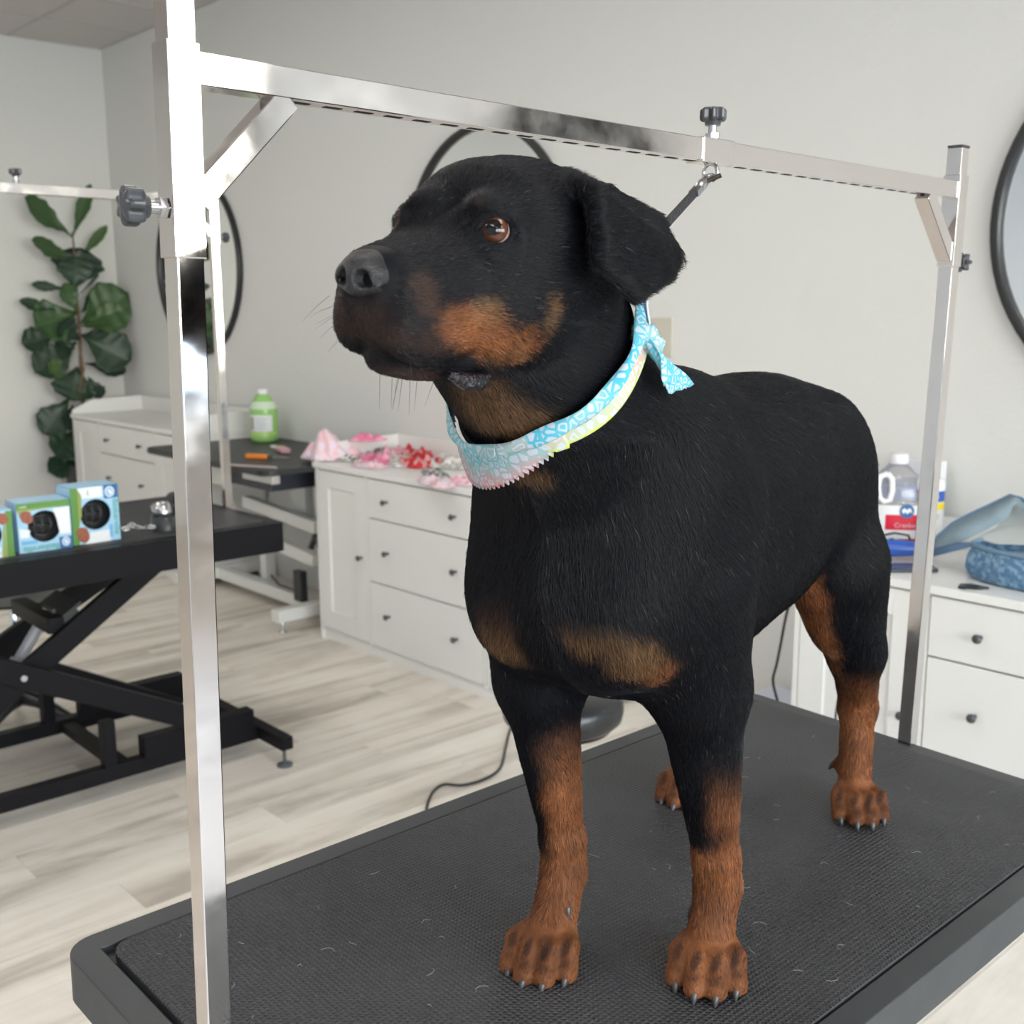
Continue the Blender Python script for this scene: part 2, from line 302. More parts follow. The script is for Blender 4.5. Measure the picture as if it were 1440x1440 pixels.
ft = empty('grooming_table', (0, 0, 0), 'black grooming table with a ribbed rubber mat that the dog stands on', 'grooming table', M4=M4)
lift_table(ft, TX1-TX0, TY1-TY0, TZ+1.55, .050, .030, .032)
def scissor_base(root, wx, ly, zb, ya, yb, za, zbm, rails=(-.2, .2), lift=.05):
    # rails along y, two crossing arm pairs, cross members, feet, gas strut
    for x in rails:
        MB().b2((x-.022, ya, lift), (x+.022, yb, lift+.05)).ob('base_rail', blackf_m, root, bevel=.002)
        MB().b2((x-.026, yb-.42, lift+.03), (x+.026, yb-.02, lift+.115)).ob('guide_channel', blackf_m, root, bevel=.002)
        MB().b2((x-.022, yb-.55, lift+.05), (x+.022, yb-.51, lift+.20)).ob('stop_post', blackf_m, root, bevel=.002)
    for y in (ya+.06, yb+.012):
        MB().b2((-wx/2+.01, y-.022, lift+.005), (wx/2-.01, y+.022, lift+.05)).ob('cross_foot', blackf_m, root, bevel=.002)
        for s in (-1, 1):
            f = MB().lathe([(.026, 0), (.027, .008), (.010, .014), (.006, .016), (.006, lift+.006)], (s*(wx/2-.035), y, 0), 16).ob('levelling_foot', mat('foot_rubber', (.07, .08, .085), .5), root)
    MB().b2((rails[0]+.02, yb-.50, lift+.01), (rails[1]-.02, yb-.45, lift+.04)).ob('cross_member', blackf_m, root, bevel=.002)
ly = TY1-TY0
scissor_base(ft, .60, ly, 0, -ly/2+.06, ly/2-.10, 0, 0)
def arms(root, rails, dx, p, q, w=.07, nm='scissor_arm'):
    for x in rails: MB().bar((x+dx, *p), (x+dx, *q), .03, w).ob(nm, blackf_m, root, bevel=.002)
arms(ft, (-.2, .2), -.035, (-.50, .10), (.45, .82), .05); arms(ft, (-.2, .2), .0, (-.50, .82), (.45, .10), .05)
for s in (-1, 1):
    MB().b2((s*.2-.02, -.50, .80), (s*.2+.02, .50, .85)).ob('top_rail', blackf_m, ft)
# hairs left on the mat
def hair_bits(parent, n, x0, x1, y0, y1, z):
    m = MB()
    for i in range(n):
        x, y = random.uniform(x0, x1), random.uniform(y0, y1); a = random.uniform(0, 6.28); L = random.uniform(.004, .016); c = random.uniform(-60, 60)
        pts = [(x+math.cos(a+c*t*.03)*L*t, y+math.sin(a+c*t*.03)*L*t, z+.0006+.001*math.sin(t*3)) for t in (0, .33, .66, 1)]; m.tube(pts, .00016, 4, False)
    o = m.ob('loose_hairs', mat('pale_hair', (.5, .49, .47), .6), parent); stuff(o)
hair_bits(ft, 70, -.25, .27, -.52, .53, TZ+1.55+.003)
# ---- overhead arms --------------------------------------------------------------------
def star_knob(parent, c, R, name='star_knob', r=.0145):
    k = 42; pr = [(r*(.84+.16*math.cos(7*2*math.pi*i/k))*math.cos(2*math.pi*i/k), r*(.84+.16*math.cos(7*2*math.pi*i/k))*math.sin(2*math.pi*i/k)) for i in range(k)]
    c = Vector(c); s = r/.0145; m = MB(); n = k; V = []
    for z, q in ((.018, .80), (.0195, .94), (.0215, 1), (.029, 1), (.031, .92), (.032, .70), (.033, .01)): V += [c+R@Vector((a*q, b*q, z*s)) for a, b in pr]
    F = [(i*n+j, i*n+(j+1) % n, (i+1)*n+(j+1) % n, (i+1)*n+j) for i in range(6) for j in range(n)]
    m.add(V, F, False); m.add(V[:n], [tuple(range(n))[::-1]]); m.lathe([(.008*s, .014*s), (.009*s, .0185*s)], c, 20, R)
    o = m.ob(name, mat('knob_plastic', (.045, .047, .055), .28), parent, bevel=.0006)
    MB().lathe([(.0045*s, -.002), (.0045*s, .019*s)], c, 16, R).lathe([(.0078*s, .001), (.0078*s, .006*s)], c, 6, R, smooth=False).ob('threaded_stud', steel_m, o)
    return o
RX = lambda d: Matrix.Rotation(math.radians(d), 3, 'X')
RY = lambda d: Matrix.Rotation(math.radians(d), 3, 'Y')
def sq_tube(m, a, b, h): m.bar(a, b, 2*h, 2*h, up=(0, 1, 0) if abs(a[2]-b[2]) > abs(a[1]-b[1]) else (0, 0, 1)); return m
def h_arm(root, x, yn, yf, zb0, zb1, zn0, zn1, zf0, zf1, ztop, zbot, k=1.0, tip=0):
    h, hs = .0105*k, .0124*k
    def post(y, s0, s1, name, lean=0):
        o = sq_tube(MB(), (x, y, zbot), (x+lean, y, ztop), h).ob('post', chrome_m, root, bevel=.0012)
        c = sq_tube(MB(), (x+lean*.5, y, ztop), (x+lean*.5, y, ztop+.003), h*1.02).ob('post_cap', capm, o)
        sq_tube(MB(), (x, y, s0), (x, y, s1), hs).ob('sleeve', chrome_m, root, bevel=.0012)
    post(yn, zn0, zn1, 'near'); post(yf, zf0, zf1, 'far')
    MB().b2((x-h, yn+hs-.0005, zb0), (x+h, yf-hs+.0005, zb1)).ob('crossbar', chrome_m, root, bevel=.0010)
    ns = 34; a0, a1 = yn+.10, yf-.08; sm = MB().b2((-.0028, -.008, -.0004), (.0028, .008, .0008)).mesh('slot'); sm.materials.append(mat('slot_dark', (.01, .01, .01), .8))
    bar = root.children[-1]
    for i in range(ns):
        o = bpy.data.objects.new('slot', sm); C.objects.link(o); o.parent = root; o.location = (x-h*.15, a0+(a1-a0)*i/(ns-1), zb0+.0001)
    zm = (zb1-zb0)
    for y, s in ((yn, 1), (yf, -1)):
        MB().bar((x, y+s*(hs-.004), zb0-.078*k), (x, y+s*.085*k, zb0+.001), .0195*k, .0205*k, up=(1, 0, 0)).ob('brace', chrome_m, root, bevel=.0010)
    star_knob(root, (x, yn-hs, zb0-.084*k), RX(90), r=.0145*k)
    star_knob(root, (x, yf+hs, zb0-.084*k), RX(-90), r=.0145*k)
    return root
MA = TR.to_4x4(); ob_ = Vector((-.766, .384, TZ)); MA.translation = tframe(ob_)
fa = empty('overhead_gantry', (0, 0, 0), 'chrome overhead grooming arm standing on the front table, over the dog', 'gantry', M4=MA)
L_ = lambda z: z-TZ
h_arm(fa, 0, 0, 1.531-.384, L_(.1415), L_(.1640), L_(.023), L_(.169), L_(.050), L_(.173), L_(.209), 0)
# slider on the bar with its knob and ring
ys = .985-.384; MB().b2((-.0118, ys-.026, L_(.1402)), (.0118, ys+.026, L_(.1655))).ob('slider', chrome_m, fa, bevel=.001)
star_knob(fa, (0, ys+.002, L_(.1655)), Matrix.Identity(3))
MB().tube([(0+.009*math.cos(a), ys+.002, L_(.1402)-.008+.009*math.sin(a)) for a in np.linspace(-1.2, 4.3, 20)], .0022, 8).ob('hanging_ring', steel_m, fa)
# clamps that hold the posts to the rim
for y in (0, 1.531-.384): MB().b2((-.016, y-.008 if y == 0 else y-.002, -.05), (.016, y+.002 if y == 0 else y+.016, -.004)).ob('clamp', tabf_m, fa, bevel=.001)
# ---- the second black table -----------------------------------------------------------
LX0, LX1, LY0, LY1 = -4.03, -3.25, .42, 1.918
lt = empty('lift_table', ((LX0+LX1)/2, (LY0+LY1)/2, 0), 'black scissor-lift grooming table with three blue boxes on it', 'grooming table')
lift_table(lt, LX1-LX0, LY1-LY0, .845, .098, .045, .02, blackf_m)
cy = (LY0+LY1)/2; cx = (LX0+LX1)/2
def ly_(y): return y-cy
rl = (-3.92-cx, -3.39-cx)
scissor_base(lt, .90, 1.5, 0, ly_(.45), ly_(1.85), 0, 0, rails=rl, lift=.06)
F1, B1 = rl[1]+.05, -3.75-cx
def arm2(x, a, b, w): return MB().bar((x, ly_(a[0]), a[1]), (x, ly_(b[0]), b[1]), .032, w, up=(1, 0, 0))
for x, s in ((F1, 1), (B1, -1)):
    A = MB(); p0 = Vector((x-s*.04, ly_(1.53 if s > 0 else 1.66), .765 if s > 0 else .75)); p1 = Vector((x-s*.04, ly_(.70 if s > 0 else .90), .215 if s > 0 else .36)); A.bar(p0, p1, .03, .072).ob('scissor_arm', blackf_m, lt, bevel=.002)
    A = MB(); p0 = Vector((x, ly_(1.60 if s > 0 else 1.73), .207 if s > 0 else .10)); p1 = Vector((x, ly_(.60 if s > 0 else .90), .717 if s > 0 else .55)); A.bar(p0, p1, .03, .072).ob('scissor_arm', blackf_m, lt, bevel=.002)
    MB().lathe([(.012, 0), (.013, .004), (.008, .008)], (x+s*.016, ly_(1.06), .478), 16, RY(90*s)).ob('pivot_bolt', steel_m, lt)
    MB().b2((x-.06 if s > 0 else x+.03, ly_(.6), .745), (x-.03 if s > 0 else x+.06, ly_(1.85), .80)).ob('top_rail', blackf_m, lt)
MB().bar((B1+.03, ly_(1.19), .60), (F1-.05, ly_(1.19), .60), .05, .05).ob('cross_tube', blackf_m, lt, bevel=.004)
o_ = Vector((cx, cy, 0)); s0, s1 = atx(68, 858, -3.52)-o_, atx(27, 928, -3.52)-o_
MB().tube([s0, s1], .018, 16).ob('gas_strut', mat('grey_cylinder', (.42, .42, .46), .35), lt)
MB().tube([s1, s1+(s1-s0)*.8], .026, 16).ob('strut_body', mat('grey_cylinder', (.42, .42, .46), .35), lt)
bb = atx(84, 858, -3.50)-o_; MB().bar(bb+Vector((-.10, 0, .02)), bb+Vector((.10, 0, .02)), .075, .010, up=(0, -.6, 1)).bar(bb+Vector((.095, 0, -.02)), bb+Vector((.105, 0, -.02)), .07, .08, up=(0, -.6, 1)).ob('strut_bracket', mat('bracket_grey', (.05, .05, .05), .45), lt)
MB().tube([s0+Vector((-.03, 0, 0)), s0+Vector((.05, 0, 0))], .012, 12).ob('strut_pin', steel_m, lt)
la = empty('overhead_gantry', (-3.63, 1.91-1.40, .845), 'chrome overhead arm on the black scissor-lift table, behind the near post', 'gantry')
h_arm(la, 0, 0, 1.40, 1.055, 1.085, .93, 1.09, .925, 1.08, 1.13, 0, k=1.25)
for ch in la.children:
    if ch.name.startswith('star_knob'): pass
star_knob(la, (0, 1.262-.51, 1.087), Matrix.Identity(3), r=.019)
# ---- blue boxes -----------------------------------------------------------------------
blue_m = mat('box_blue', (.36, .60, .80), .35); wht_m = mat('box_white', (.78, .80, .83), .35); grn_m = mat('box_green', (.10, .26, .05), .4); lgrn_m = mat('leaf_green', (.28, .34, .08), .4)
brn_m = mat('box_brown', (.30, .09, .05), .4, nvar=.6, nscale=120); dblue_m = mat('box_navy', (.03, .13, .33), .35); teal_m = mat('box_teal_ink', (.02, .33, .22), .4); hole_m = mat('box_inside', (.008, .009, .010), .5)
mblue_m = mat('box_mid_blue', (.17, .42, .72), .35); cage_m = mat('muzzle_rubber', (.03, .032, .036), .35)
def product_box(y, x, w, h, d, label, flip=0, yaw=0):
    r = empty('product_box', (x, y, .848), label, 'box', 'blue pet muzzle boxes on the lift table'); r.rotation_euler = (0, 0, math.radians(yaw))
    # front faces +x ; local: y along width, z up
    n = 40; cy_, cz_, rr = (0, h*.50, .32*min(w, h))
    if flip == 1: cz_ = h*.52
    V = []; F = []
    # front panel with a round hole
    ang = [2*math.pi*i/n for i in range(n)]; rect = []
    for a in ang:
        c_, s_ = math.cos(a), math.sin(a); k = min((w/2)/abs(c_) if abs(c_) > 1e-6 else 9, ((h-cz_) if s_ > 0 else cz_)/abs(s_) if abs(s_) > 1e-6 else 9); rect.append((k*c_, cz_+k*s_))
    corners = [(w/2, h), (-w/2, h), (-w/2, 0), (w/2, 0)]
    V = [(0, a, b) for a, b in rect]+[(0, rr*math.cos(a), cz_+rr*math.sin(a)) for a in ang]+[(-.004, rr*math.cos(a), cz_+rr*math.sin(a)) for a in ang]
    F = [(i, (i+1) % n, n+(i+1) % n, n+i) for i in range(n)]+[(n+i, n+(i+1) % n, 2*n+(i+1) % n, 2*n+i) for i in range(n)]
    b = MB().add(V, F)
    for c in corners:
        j = min(range(n), key=lambda i: math.hypot(rect[i][0]-c[0], rect[i][1]-c[1])); best = sorted(range(n), key=lambda i: math.hypot(rect[i][0]-c[0], rect[i][1]-c[1]))[:2]
        b.add([(0, *rect[best[0]]), (0, *c), (0, *rect[best[1]])], [(0, 1, 2)])
    for (lo, hi) in (((-d, -w/2, 0), (0, -w/2+.001, h)), ((-d, w/2-.001, 0), (0, w/2, h)), ((-d, -w/2, 0), (0, w/2, .001)), ((-d, -w/2, h-.001), (0, w/2, h)), ((-d, -w/2, 0), (-d+.001, w/2, h))): b.b2(lo, hi)
    b.ob('carton', blue_m, r)
    MB().b2((-.055, -w/2+.004, .004), (-.050, w/2-.004, h-.004)).ob('lining', hole_m, r)
    cg = MB(); 
    for k in range(-1, 2): cg.tube([(-.045, -.7*rr, cz_+k*.5*rr), (-.014, 0, cz_+k*.6*rr+.3*k*rr*.2), (-.045, .7*rr, cz_+k*.5*rr)], .0032, 6); cg.tube([(-.045, k*.45*rr, cz_-.8*rr), (-.014, k*.5*rr, cz_), (-.045, k*.45*rr, cz_+.8*rr)], .0032, 6)
    cg.ob('muzzle_cage', cage_m, r)
    return r, cz_, rr
def decal(r, poly, m, name, z=0):
    return MB().add([(.0006+.0003*z, a, b) for a, b in poly]+[(.0001, a, b) for a, b in poly], [tuple(range(len(poly)))]+[(i, i+len(poly), (i+1) % len(poly)+len(poly), (i+1) % len(poly)) for i in range(len(poly))]).ob(name, m, r)
def ringpoly(rr, cz, outer, k0=0, k1=40, n=40):
    # polygon strip region outside the hole clipped by a function, made of quads
    pass
def wavy(pts): return pts
FACE = lambda y, z, rot=0: Matrix.Translation((.0013, y, z))@Matrix.Rotation(math.radians(90), 4, 'Z')@Matrix.Rotation(math.radians(90), 4, 'X')@Matrix.Rotation(math.radians(rot), 4, 'Z')
def blob(r, cy_, cz_, ry, rz, m, name, z=1, n=20, j=.15): return decal(r, [(cy_+ry*math.cos(2*math.pi*i/n)*(1+j*math.sin(5*i)), cz_+rz*math.sin(2*math.pi*i/n)*(1+j*math.cos(7*i))) for i in range(n)], m, name, z)
# box 3: tallest
w, h = .148, .175; r, cz_, rr = product_box(1.318, -3.345, w, h, .11, 'tallest blue and white box, at the right end of the row, lettering running downwards')
decal(r, [(-w/2, 0), (-w/2+.020, 0), (-w/2+.022, h), (-w/2, h)], grn_m, 'green_band'); decal(r, [(-w/2+.02, .05), (-w/2+.031, .09), (-w/2+.034, .15), (-w/2+.021, h*.98)], lgrn_m, 'leaf_edge')
decal(r, [(-w/2+.034, h*.80), (w/2-.050, h*.80), (w/2-.050, h*.99), (-w/2+.024, h*.99)], wht_m, 'white_field'); decal(r, [(-.038, .0), (w/2-.032, 0), (w/2-.034, .036), (-.02, .034)], wht_m, 'white_field')
blob(r, -.043, .030, .019, .026, brn_m, 'brown_dog_picture', 2)
decal(r, [(w/2-.045, h*.76), (w/2, h*.76), (w/2, h), (w/2-.045, h)], dblue_m, 'navy_corner', 1); blob(r, w/2-.027, h*.875, .015, .017, wht_m, 'round_emblem', 2, j=0); blob(r, w/2-.027, h*.875, .011, .013, mblue_m, 'emblem_disc', 3, j=0); blob(r, w/2-.026, h*.875, .006, .009, wht_m, 'emblem_dog', 4, j=.3)
decal(r, [(w/2-.034, .012), (w/2-.024, .012), (w/2-.024, .052), (w/2-.034, .052)], mblue_m, 'blue_panel', 1)
text('Baskerville', 'lettering', .026, teal_m, r, FACE(w/2-.011, h*.42, -90)); text('S M L', 'size_marks', .008, hole_m, r, FACE(-.020, h*.90, 90))
# box 2: upside down
w, h = .152, .148; r, cz_, rr = product_box(1.160, -3.335, w, h, .11, 'upside-down blue box in the middle of the row, with an upside-down word along its foot', yaw=-3)
decal(r, [(-w/2, h*.86), (w/2, h*.86), (w/2, h), (-w/2, h)], grn_m, 'green_band'); decal(r, [(-w/2+.01, h*.74), (-w/2+.02, h*.83), (w/2-.03, h*.88), (-w/2, h*.88)], lgrn_m, 'leaf_edge', 1)
decal(r, [(w/2-.034, h*.30), (w/2-.002, h*.30), (w/2-.002, h*.84), (w/2-.05, h*.84), (w/2-.040, h*.60)], wht_m, 'white_field'); decal(r, [(-w/2+.004, h*.30), (-w/2+.030, h*.30), (-w/2+.034, h*.45), (-w/2+.004, h*.5)], wht_m, 'white_field')
blob(r, -.050, h*.72, .018, .020, brn_m, 'brown_dog_picture', 2)
decal(r, [(w/2-.037, 0), (w/2, 0), (w/2, h*.24), (w/2-.037, h*.24)], dblue_m, 'navy_corner', 1); blob(r, w/2-.018, h*.14, .012, .014, wht_m, 'round_emblem', 2, j=0); blob(r, w/2-.018, h*.14, .009, .011, mblue_m, 'emblem_disc', 3, j=0); blob(r, w/2-.018, h*.14, .005, .008, wht_m, 'emblem_dog', 4, j=.3)
decal(r, [(-w/2+.008, h*.17), (-w/2+.052, h*.17), (-w/2+.052, h*.24), (-w/2+.008, h*.24)], mblue_m, 'blue_panel', 1)
text('Baskerville', 'lettering', .024, teal_m, r, FACE(-.014, h*.075, 180)); text('SIZE 4', 'size_mark', .008, wht_m, r, FACE(-w/2+.018, h*.93, 180))
# box 1: cut by the frame
w, h = .150, .138; r, cz_, rr = product_box(.992, -3.330, w, h, .11, 'leftmost box of the row, mostly out of the picture, white and green front', yaw=-2)
decal(r, [(w/2-.020, 0), (w/2, 0), (w/2, h*.97), (w/2-.018, h*.97)], grn_m, 'green_band'); decal(r, [(w/2-.034, .0), (w/2-.02, .0), (w/2-.02, h*.9), (w/2-.029, h*.5)], lgrn_m, 'leaf_edge'); blob(r, .046, h*.82, .018, .018, brn_m, 'brown_dog_picture', 2)
decal(r, [(0, 0), (w/2-.036, 0), (w/2-.036, h*.22), (0, h*.2)], wht_m, 'white_field'); text('S M L', 'size_marks', .008, hole_m, r, FACE(.030, h*.10, 0))
# ---- chain, collar and muzzle on the lift table ----------------------------------------
def chain(name, path, link, rad, m, label, cat, group=None):
    root = empty(name, path[0], label, cat, group); P0 = Vector(path[0]); me = None
    for i, (a, b) in enumerate(zip(path[:-1], path[1:])):
        a = Vector(a); b = Vector(b); c = (a+b)/2-P0; d = (b-a).normalized()
        if me is None:
            me = MB().tube([(math.cos(t)*link*.75, math.sin(t)*link*.42, 0) for t in np.linspace(0, 2*math.pi, 14)], rad, 6, False).mesh('link'); me.materials.append(m)
        o = bpy.data.objects.new('link', me); C.objects.link(o); o.parent = root; y = Vector((0, 0, 1)).cross(d).normalized(); z = d.cross(y); R = Matrix((d, y, z)).transposed().to_4x4()@Matrix.Rotation(math.radians(35 if i % 2 else -50), 4, 'X'); R.translation = c; o.matrix_local = R
    return root
pth = [(-3.41+.030*math.sin(i*.9), 1.405+.0125*i, .862+.004*math.sin(i*1.7)+.010*max(0, math.sin(i*.5))) for i in range(13)]
chain('chain_collar', pth, .017, .0030, steel_m, 'crumpled silver chain lying between the tallest blue box and the near post', 'chain')
def roll(c, r, hh, wid, m, name, label, cat, tilt=0):
    pts = []; n = 30; mb = MB(); prof = [(r, 0), (r, hh), (r-.005, hh), (r-.005, 0), (r, 0)]; R = Matrix.Rotation(math.radians(tilt), 3, 'X')
    V = [Vector(c)+R@Vector((p*math.cos(2*math.pi*j/n), .8*p*math.sin(2*math.pi*j/n), z)) for p, z in prof for j in range(n)]
    mb.add(V, [(i*n+j, i*n+(j+1) % n, (i+1)*n+(j+1) % n, (i+1)*n+j) for i in range(4) for j in range(n)], True); o = mb.ob(name, m); return tag(o, label, cat)
roll((-3.40, 1.560, .848), .048, .046, 0, cage_m, 'dog_collar', 'black nylon collar rolled up beside the silver chain, half behind the post', 'collar')
roll((-3.44, 1.575, .895), .036, .03, 0, steel_m, 'steel_collar', 'silver collar ring resting on the rolled black collar', 'collar', 12)
cm = MB(); base = Vector((-3.58, 1.68, .848))
for k in range(6):
    a = k*math.pi/6; cm.tube([base+Vector((.05*math.cos(a)*s, .05*math.sin(a)*s, .085*(1-s*s))) for s in np.linspace(-1, 1, 13)], .004, 6)
for z, rr_ in ((.005, .05), (.045, .036)): cm.tube([base+Vector((rr_*math.cos(t), rr_*math.sin(t), z)) for t in np.linspace(0, 6.29, 25)], .004, 6, False)
tag(cm.ob('basket_muzzle', cage_m), 'black rubber basket muzzle standing behind the collar on the lift table', 'muzzle')
# ---- stool behind the lift table ------------------------------------------------------
def stool(loc, hs, rs, label, legs=5, rot=0, dish=False):
    r = empty('rolling_stool', loc, label, 'stool'); lea = mat('grey_vinyl', (.22, .22, .22), .5) if dish else mat('black_leather', (.02, .02, .022), .3, bump=.05, bscale=40)
    MB().lathe([(.0, hs-.09), (rs*.86, hs-.088), (rs*.97, hs-.07), (rs, hs-.045), (rs*.985, hs-.018), (rs*.90, hs), (rs*.5, hs+.006), (0.001, hs+.007)], n=48).ob('seat', lea, r)
    MB().lathe([(rs*.8, hs-.10), (rs*.82, hs-.088)], n=32).ob('seat_plate', blackf_m, r)
    MB().lathe([(.026, .09), (.026, hs*.55), (.016, hs*.56), (.016, hs-.09)], n=20).ob('gas_column', mat('stool_chrome', (.7, .7, .7), .12, metal=1), r)
    for k in range(legs):
        a = rot+2*math.pi*k/legs; d = Vector((math.cos(a), math.sin(a), 0))
        MB().tube([d*.0+Vector((0, 0, .125)), d*.10+Vector((0, 0, .115)), d*.20+Vector((0, 0, .085)), d*.27+Vector((0, 0, .068))], [.034, .026, .020, .014], 10).ob('base_leg', plasticb_m, r)
        c = MB().lathe([(.002, -.014), (.026, -.012), (.028, 0), (.026, .012), (.002, .014)], d*.285+Vector((0, 0, .028)), 18, Matrix.Rotation(a, 3, 'Z')@RX(90)).tube([d*.27+Vector((0, 0, .03)), d*.27+Vector((0, 0, .07))], .007, 8); c.ob('caster', plasticb_m, r)
    return r
stool((-4.22, 1.33, 0), .60, .20, 'grey-topped rolling stool on a black five-star base behind the lift table', rot=.4, dish=True)
# ---- white-based lift table against the wall -------------------------------------------
wb = empty('white_lift_table', (-5.08, 2.93, 0), 'black-topped grooming table on a white lift base, between the two sideboards', 'grooming table')
wf_m = mat('white_steel', (.74, .735, .70), .4)
def wp(x, y, z): return (x+5.08, y-2.93, z)
top = [(a+5.08, b-2.93) for a, b in rrect(-5.72, 2.53, -4.455, 3.285, .07, 6)]
MB().prism(top, .80, .828).ob('top', mat('black_top', (.022, .023, .026), .45, nvar=.15, nscale=30), wb, bevel=.004)
MB().b2(wp(-5.35, 2.66, .700), wp(-4.62, 3.10, .795)).ob('under_carriage', mat('dark_carriage', (.03, .035, .05), .4), wb, bevel=.003)
MB().b2(wp(-4.62, 2.60, .755), wp(-4.50, 2.64, .795)).b2(wp(-4.78, 2.60, .755), wp(-4.62, 2.64, .795)).ob('clamp_bracket', mat('bracket_steel', (.62, .61, .60), .3, metal=.8), wb, bevel=.002)
MB().b2(wp(-5.14, 2.62, .69), wp(-5.02, 2.66, .785)).ob('control_box', wf_m, wb, bevel=.004)
MB().b2(wp(-4.93, 2.95, .50), wp(-4.80, 3.05, .705)).b2(wp(-4.72, 2.95, .50), wp(-4.62, 3.05, .705)).ob('lift_column', wf_m, wb, bevel=.003)
MB().b2(wp(-5.72, 2.90, .055), wp(-4.60, 2.97, .115)).ob('base_beam', wf_m, wb, bevel=.004)
for x in (-5.70, -4.64):
    MB().b2(wp(x-.035, 2.66, .06), wp(x+.035, 3.22, .12)).ob('base_foot', wf_m, wb, bevel=.004)
    for y in (2.70, 3.18): MB().lathe([(.018, 0), (.018, .008), (.006, .012), (.006, .062)], wp(x, y, 0), 14).ob('levelling_foot', steel_m, wb)
MB().b2(wp(-4.665, 2.98, .10), wp(-4.60, 3.04, .56)).ob('upright', wf_m, wb, bevel=.003)
MB().b2(wp(-5.33, 2.98, .10), wp(-5.27, 3.04, .40)).ob('upright', wf_m, wb, bevel=.003)
MB().bar(wp(-5.30, 2.90, .545), wp(-4.60, 2.90, .50), .05, .06).ob('parallel_arm', wf_m, wb, bevel=.003)
MB().bar(wp(-5.05, 2.88, .375), wp(-4.60, 2.88, .34), .05, .06).ob('parallel_arm', wf_m, wb, bevel=.003)
MB().b2(wp(-4.83, 3.00, .385), wp(-4.70, 3.05, .50)).ob('motor_housing', mat('beige_housing', (.55, .52, .46), .5), wb, bevel=.004)
MB().bar(wp(-4.76, 2.95, .36), wp(-4.70, 2.95, .46), .02, .02).bar(wp(-4.66, 2.95, .36), wp(-4.72, 2.95, .46), .02, .02).ob('actuator', mat('dark_actuator', (.08, .08, .08), .4), wb)
MB().b2(wp(-4.76, 2.84, .115), wp(-4.69, 2.88, .27)).ob('power_unit', plasticb_m, wb, bevel=.004)
MB().tube([wp(-5.25, 3.0, .13), wp(-5.05, 2.93, .125), wp(-4.86, 2.90, .14), wp(-4.74, 2.87, .16)], .006, 8).ob('power_lead', plasticb_m, wb)
p0, p1, p2 = wp(-4.47, 2.50, .805), wp(-4.62, 2.50, .805), wp(-4.625, 2.50, .79)
MB().tube([wp(-4.46, 2.60, .838), wp(-4.70, 2.50, .838), wp(-4.745, 2.50, .830), wp(-4.76, 2.50, .80), wp(-4.76, 2.52, .66), wp(-4.76, 2.56, .60)], .005, 8).ob('rail', mat('pinkish_wire', (.62, .54, .52), .35, metal=.5), wb)
# green gallon jug on it
def jug(name, loc, R, H, m_liq, m_cap, label, cat):
    r = empty(name, loc, label, cat); n = 36; k = R
    body = [(.001, .004), (k*.86, .0), (k*.97, .010), (k, .03), (k*.985, H*.13), (k*.985, H*.55), (k, H*.58), (k*.95, H*.66), (k*.80, H*.76), (k*.55, H*.86), (k*.33, H*.915), (k*.30, H*.93)]
    b = MB().lathe(body, n=n).ob('bottle', m_liq, r)
    MB().tube([(-k*.25, 0, H*.90), (-k*.62, 0, H*.885), (-k*.95, 0, H*.80), (-k*1.0, 0, H*.68), (-k*.93, 0, H*.60)], k*.13, 10).ob('handle', m_liq, r)
    MB().lathe([(k*.34, H*.92), (k*.34, H), (k*.30, H*1.005), (.001, H*1.006)], n=28).ob('cap', m_cap, r)
    return r
gl = mat('green_liquid', (.30, .56, .17), .25, Coat_Weight=.3); jg = jug('gallon_jug', (-5.49, 3.135, .829), .078, .285, gl, wht_m, 'gallon jug of green shampoo at the back of the white-based table', 'jug')
MB().lathe([(.063, .222), (.074, .195), (.0775, .182)], n=30).ob('clear_shoulder', mat('clear_shoulder', (.60, .72, .55), .2), jg)
def curved_label(parent, k, z0, z1, a0, a1, m, name, off=.0008, n=16):
    V = [((k+off)*math.cos(a0+(a1-a0)*i/n), (k+off)*math.sin(a0+(a1-a0)*i/n), z) for z in (z0, z1) for i in range(n+1)]
    return MB().add(V, [(i, i+1, n+2+i, n+1+i) for i in range(n)], True).ob(name, m, parent)
aim = math.radians(-38)
curved_label(jg, .0775, .060, .150, aim-1.0, aim+.75, mat('paper_label', (.74, .76, .76), .5), 'label')
curved_label(jg, .0775, .070, .140, aim-1.0, aim-.62, mat('label_picture', (.42, .38, .34), .5, nvar=.5, nscale=90), 'label_picture', .0014)
for i in range(7): curved_label(jg, .0775, .132-.010*i, .1345-.010*i, aim-.45, aim+.45-.1*(i % 3), mat('label_ink', (.30, .33, .42), .6), 'text_line', .0014)
curved_label(jg, .0775, .045, .052, aim-1.2, aim+1.1, mat('label_yellow', (.55, .65, .12), .5), 'label_band', .0012)
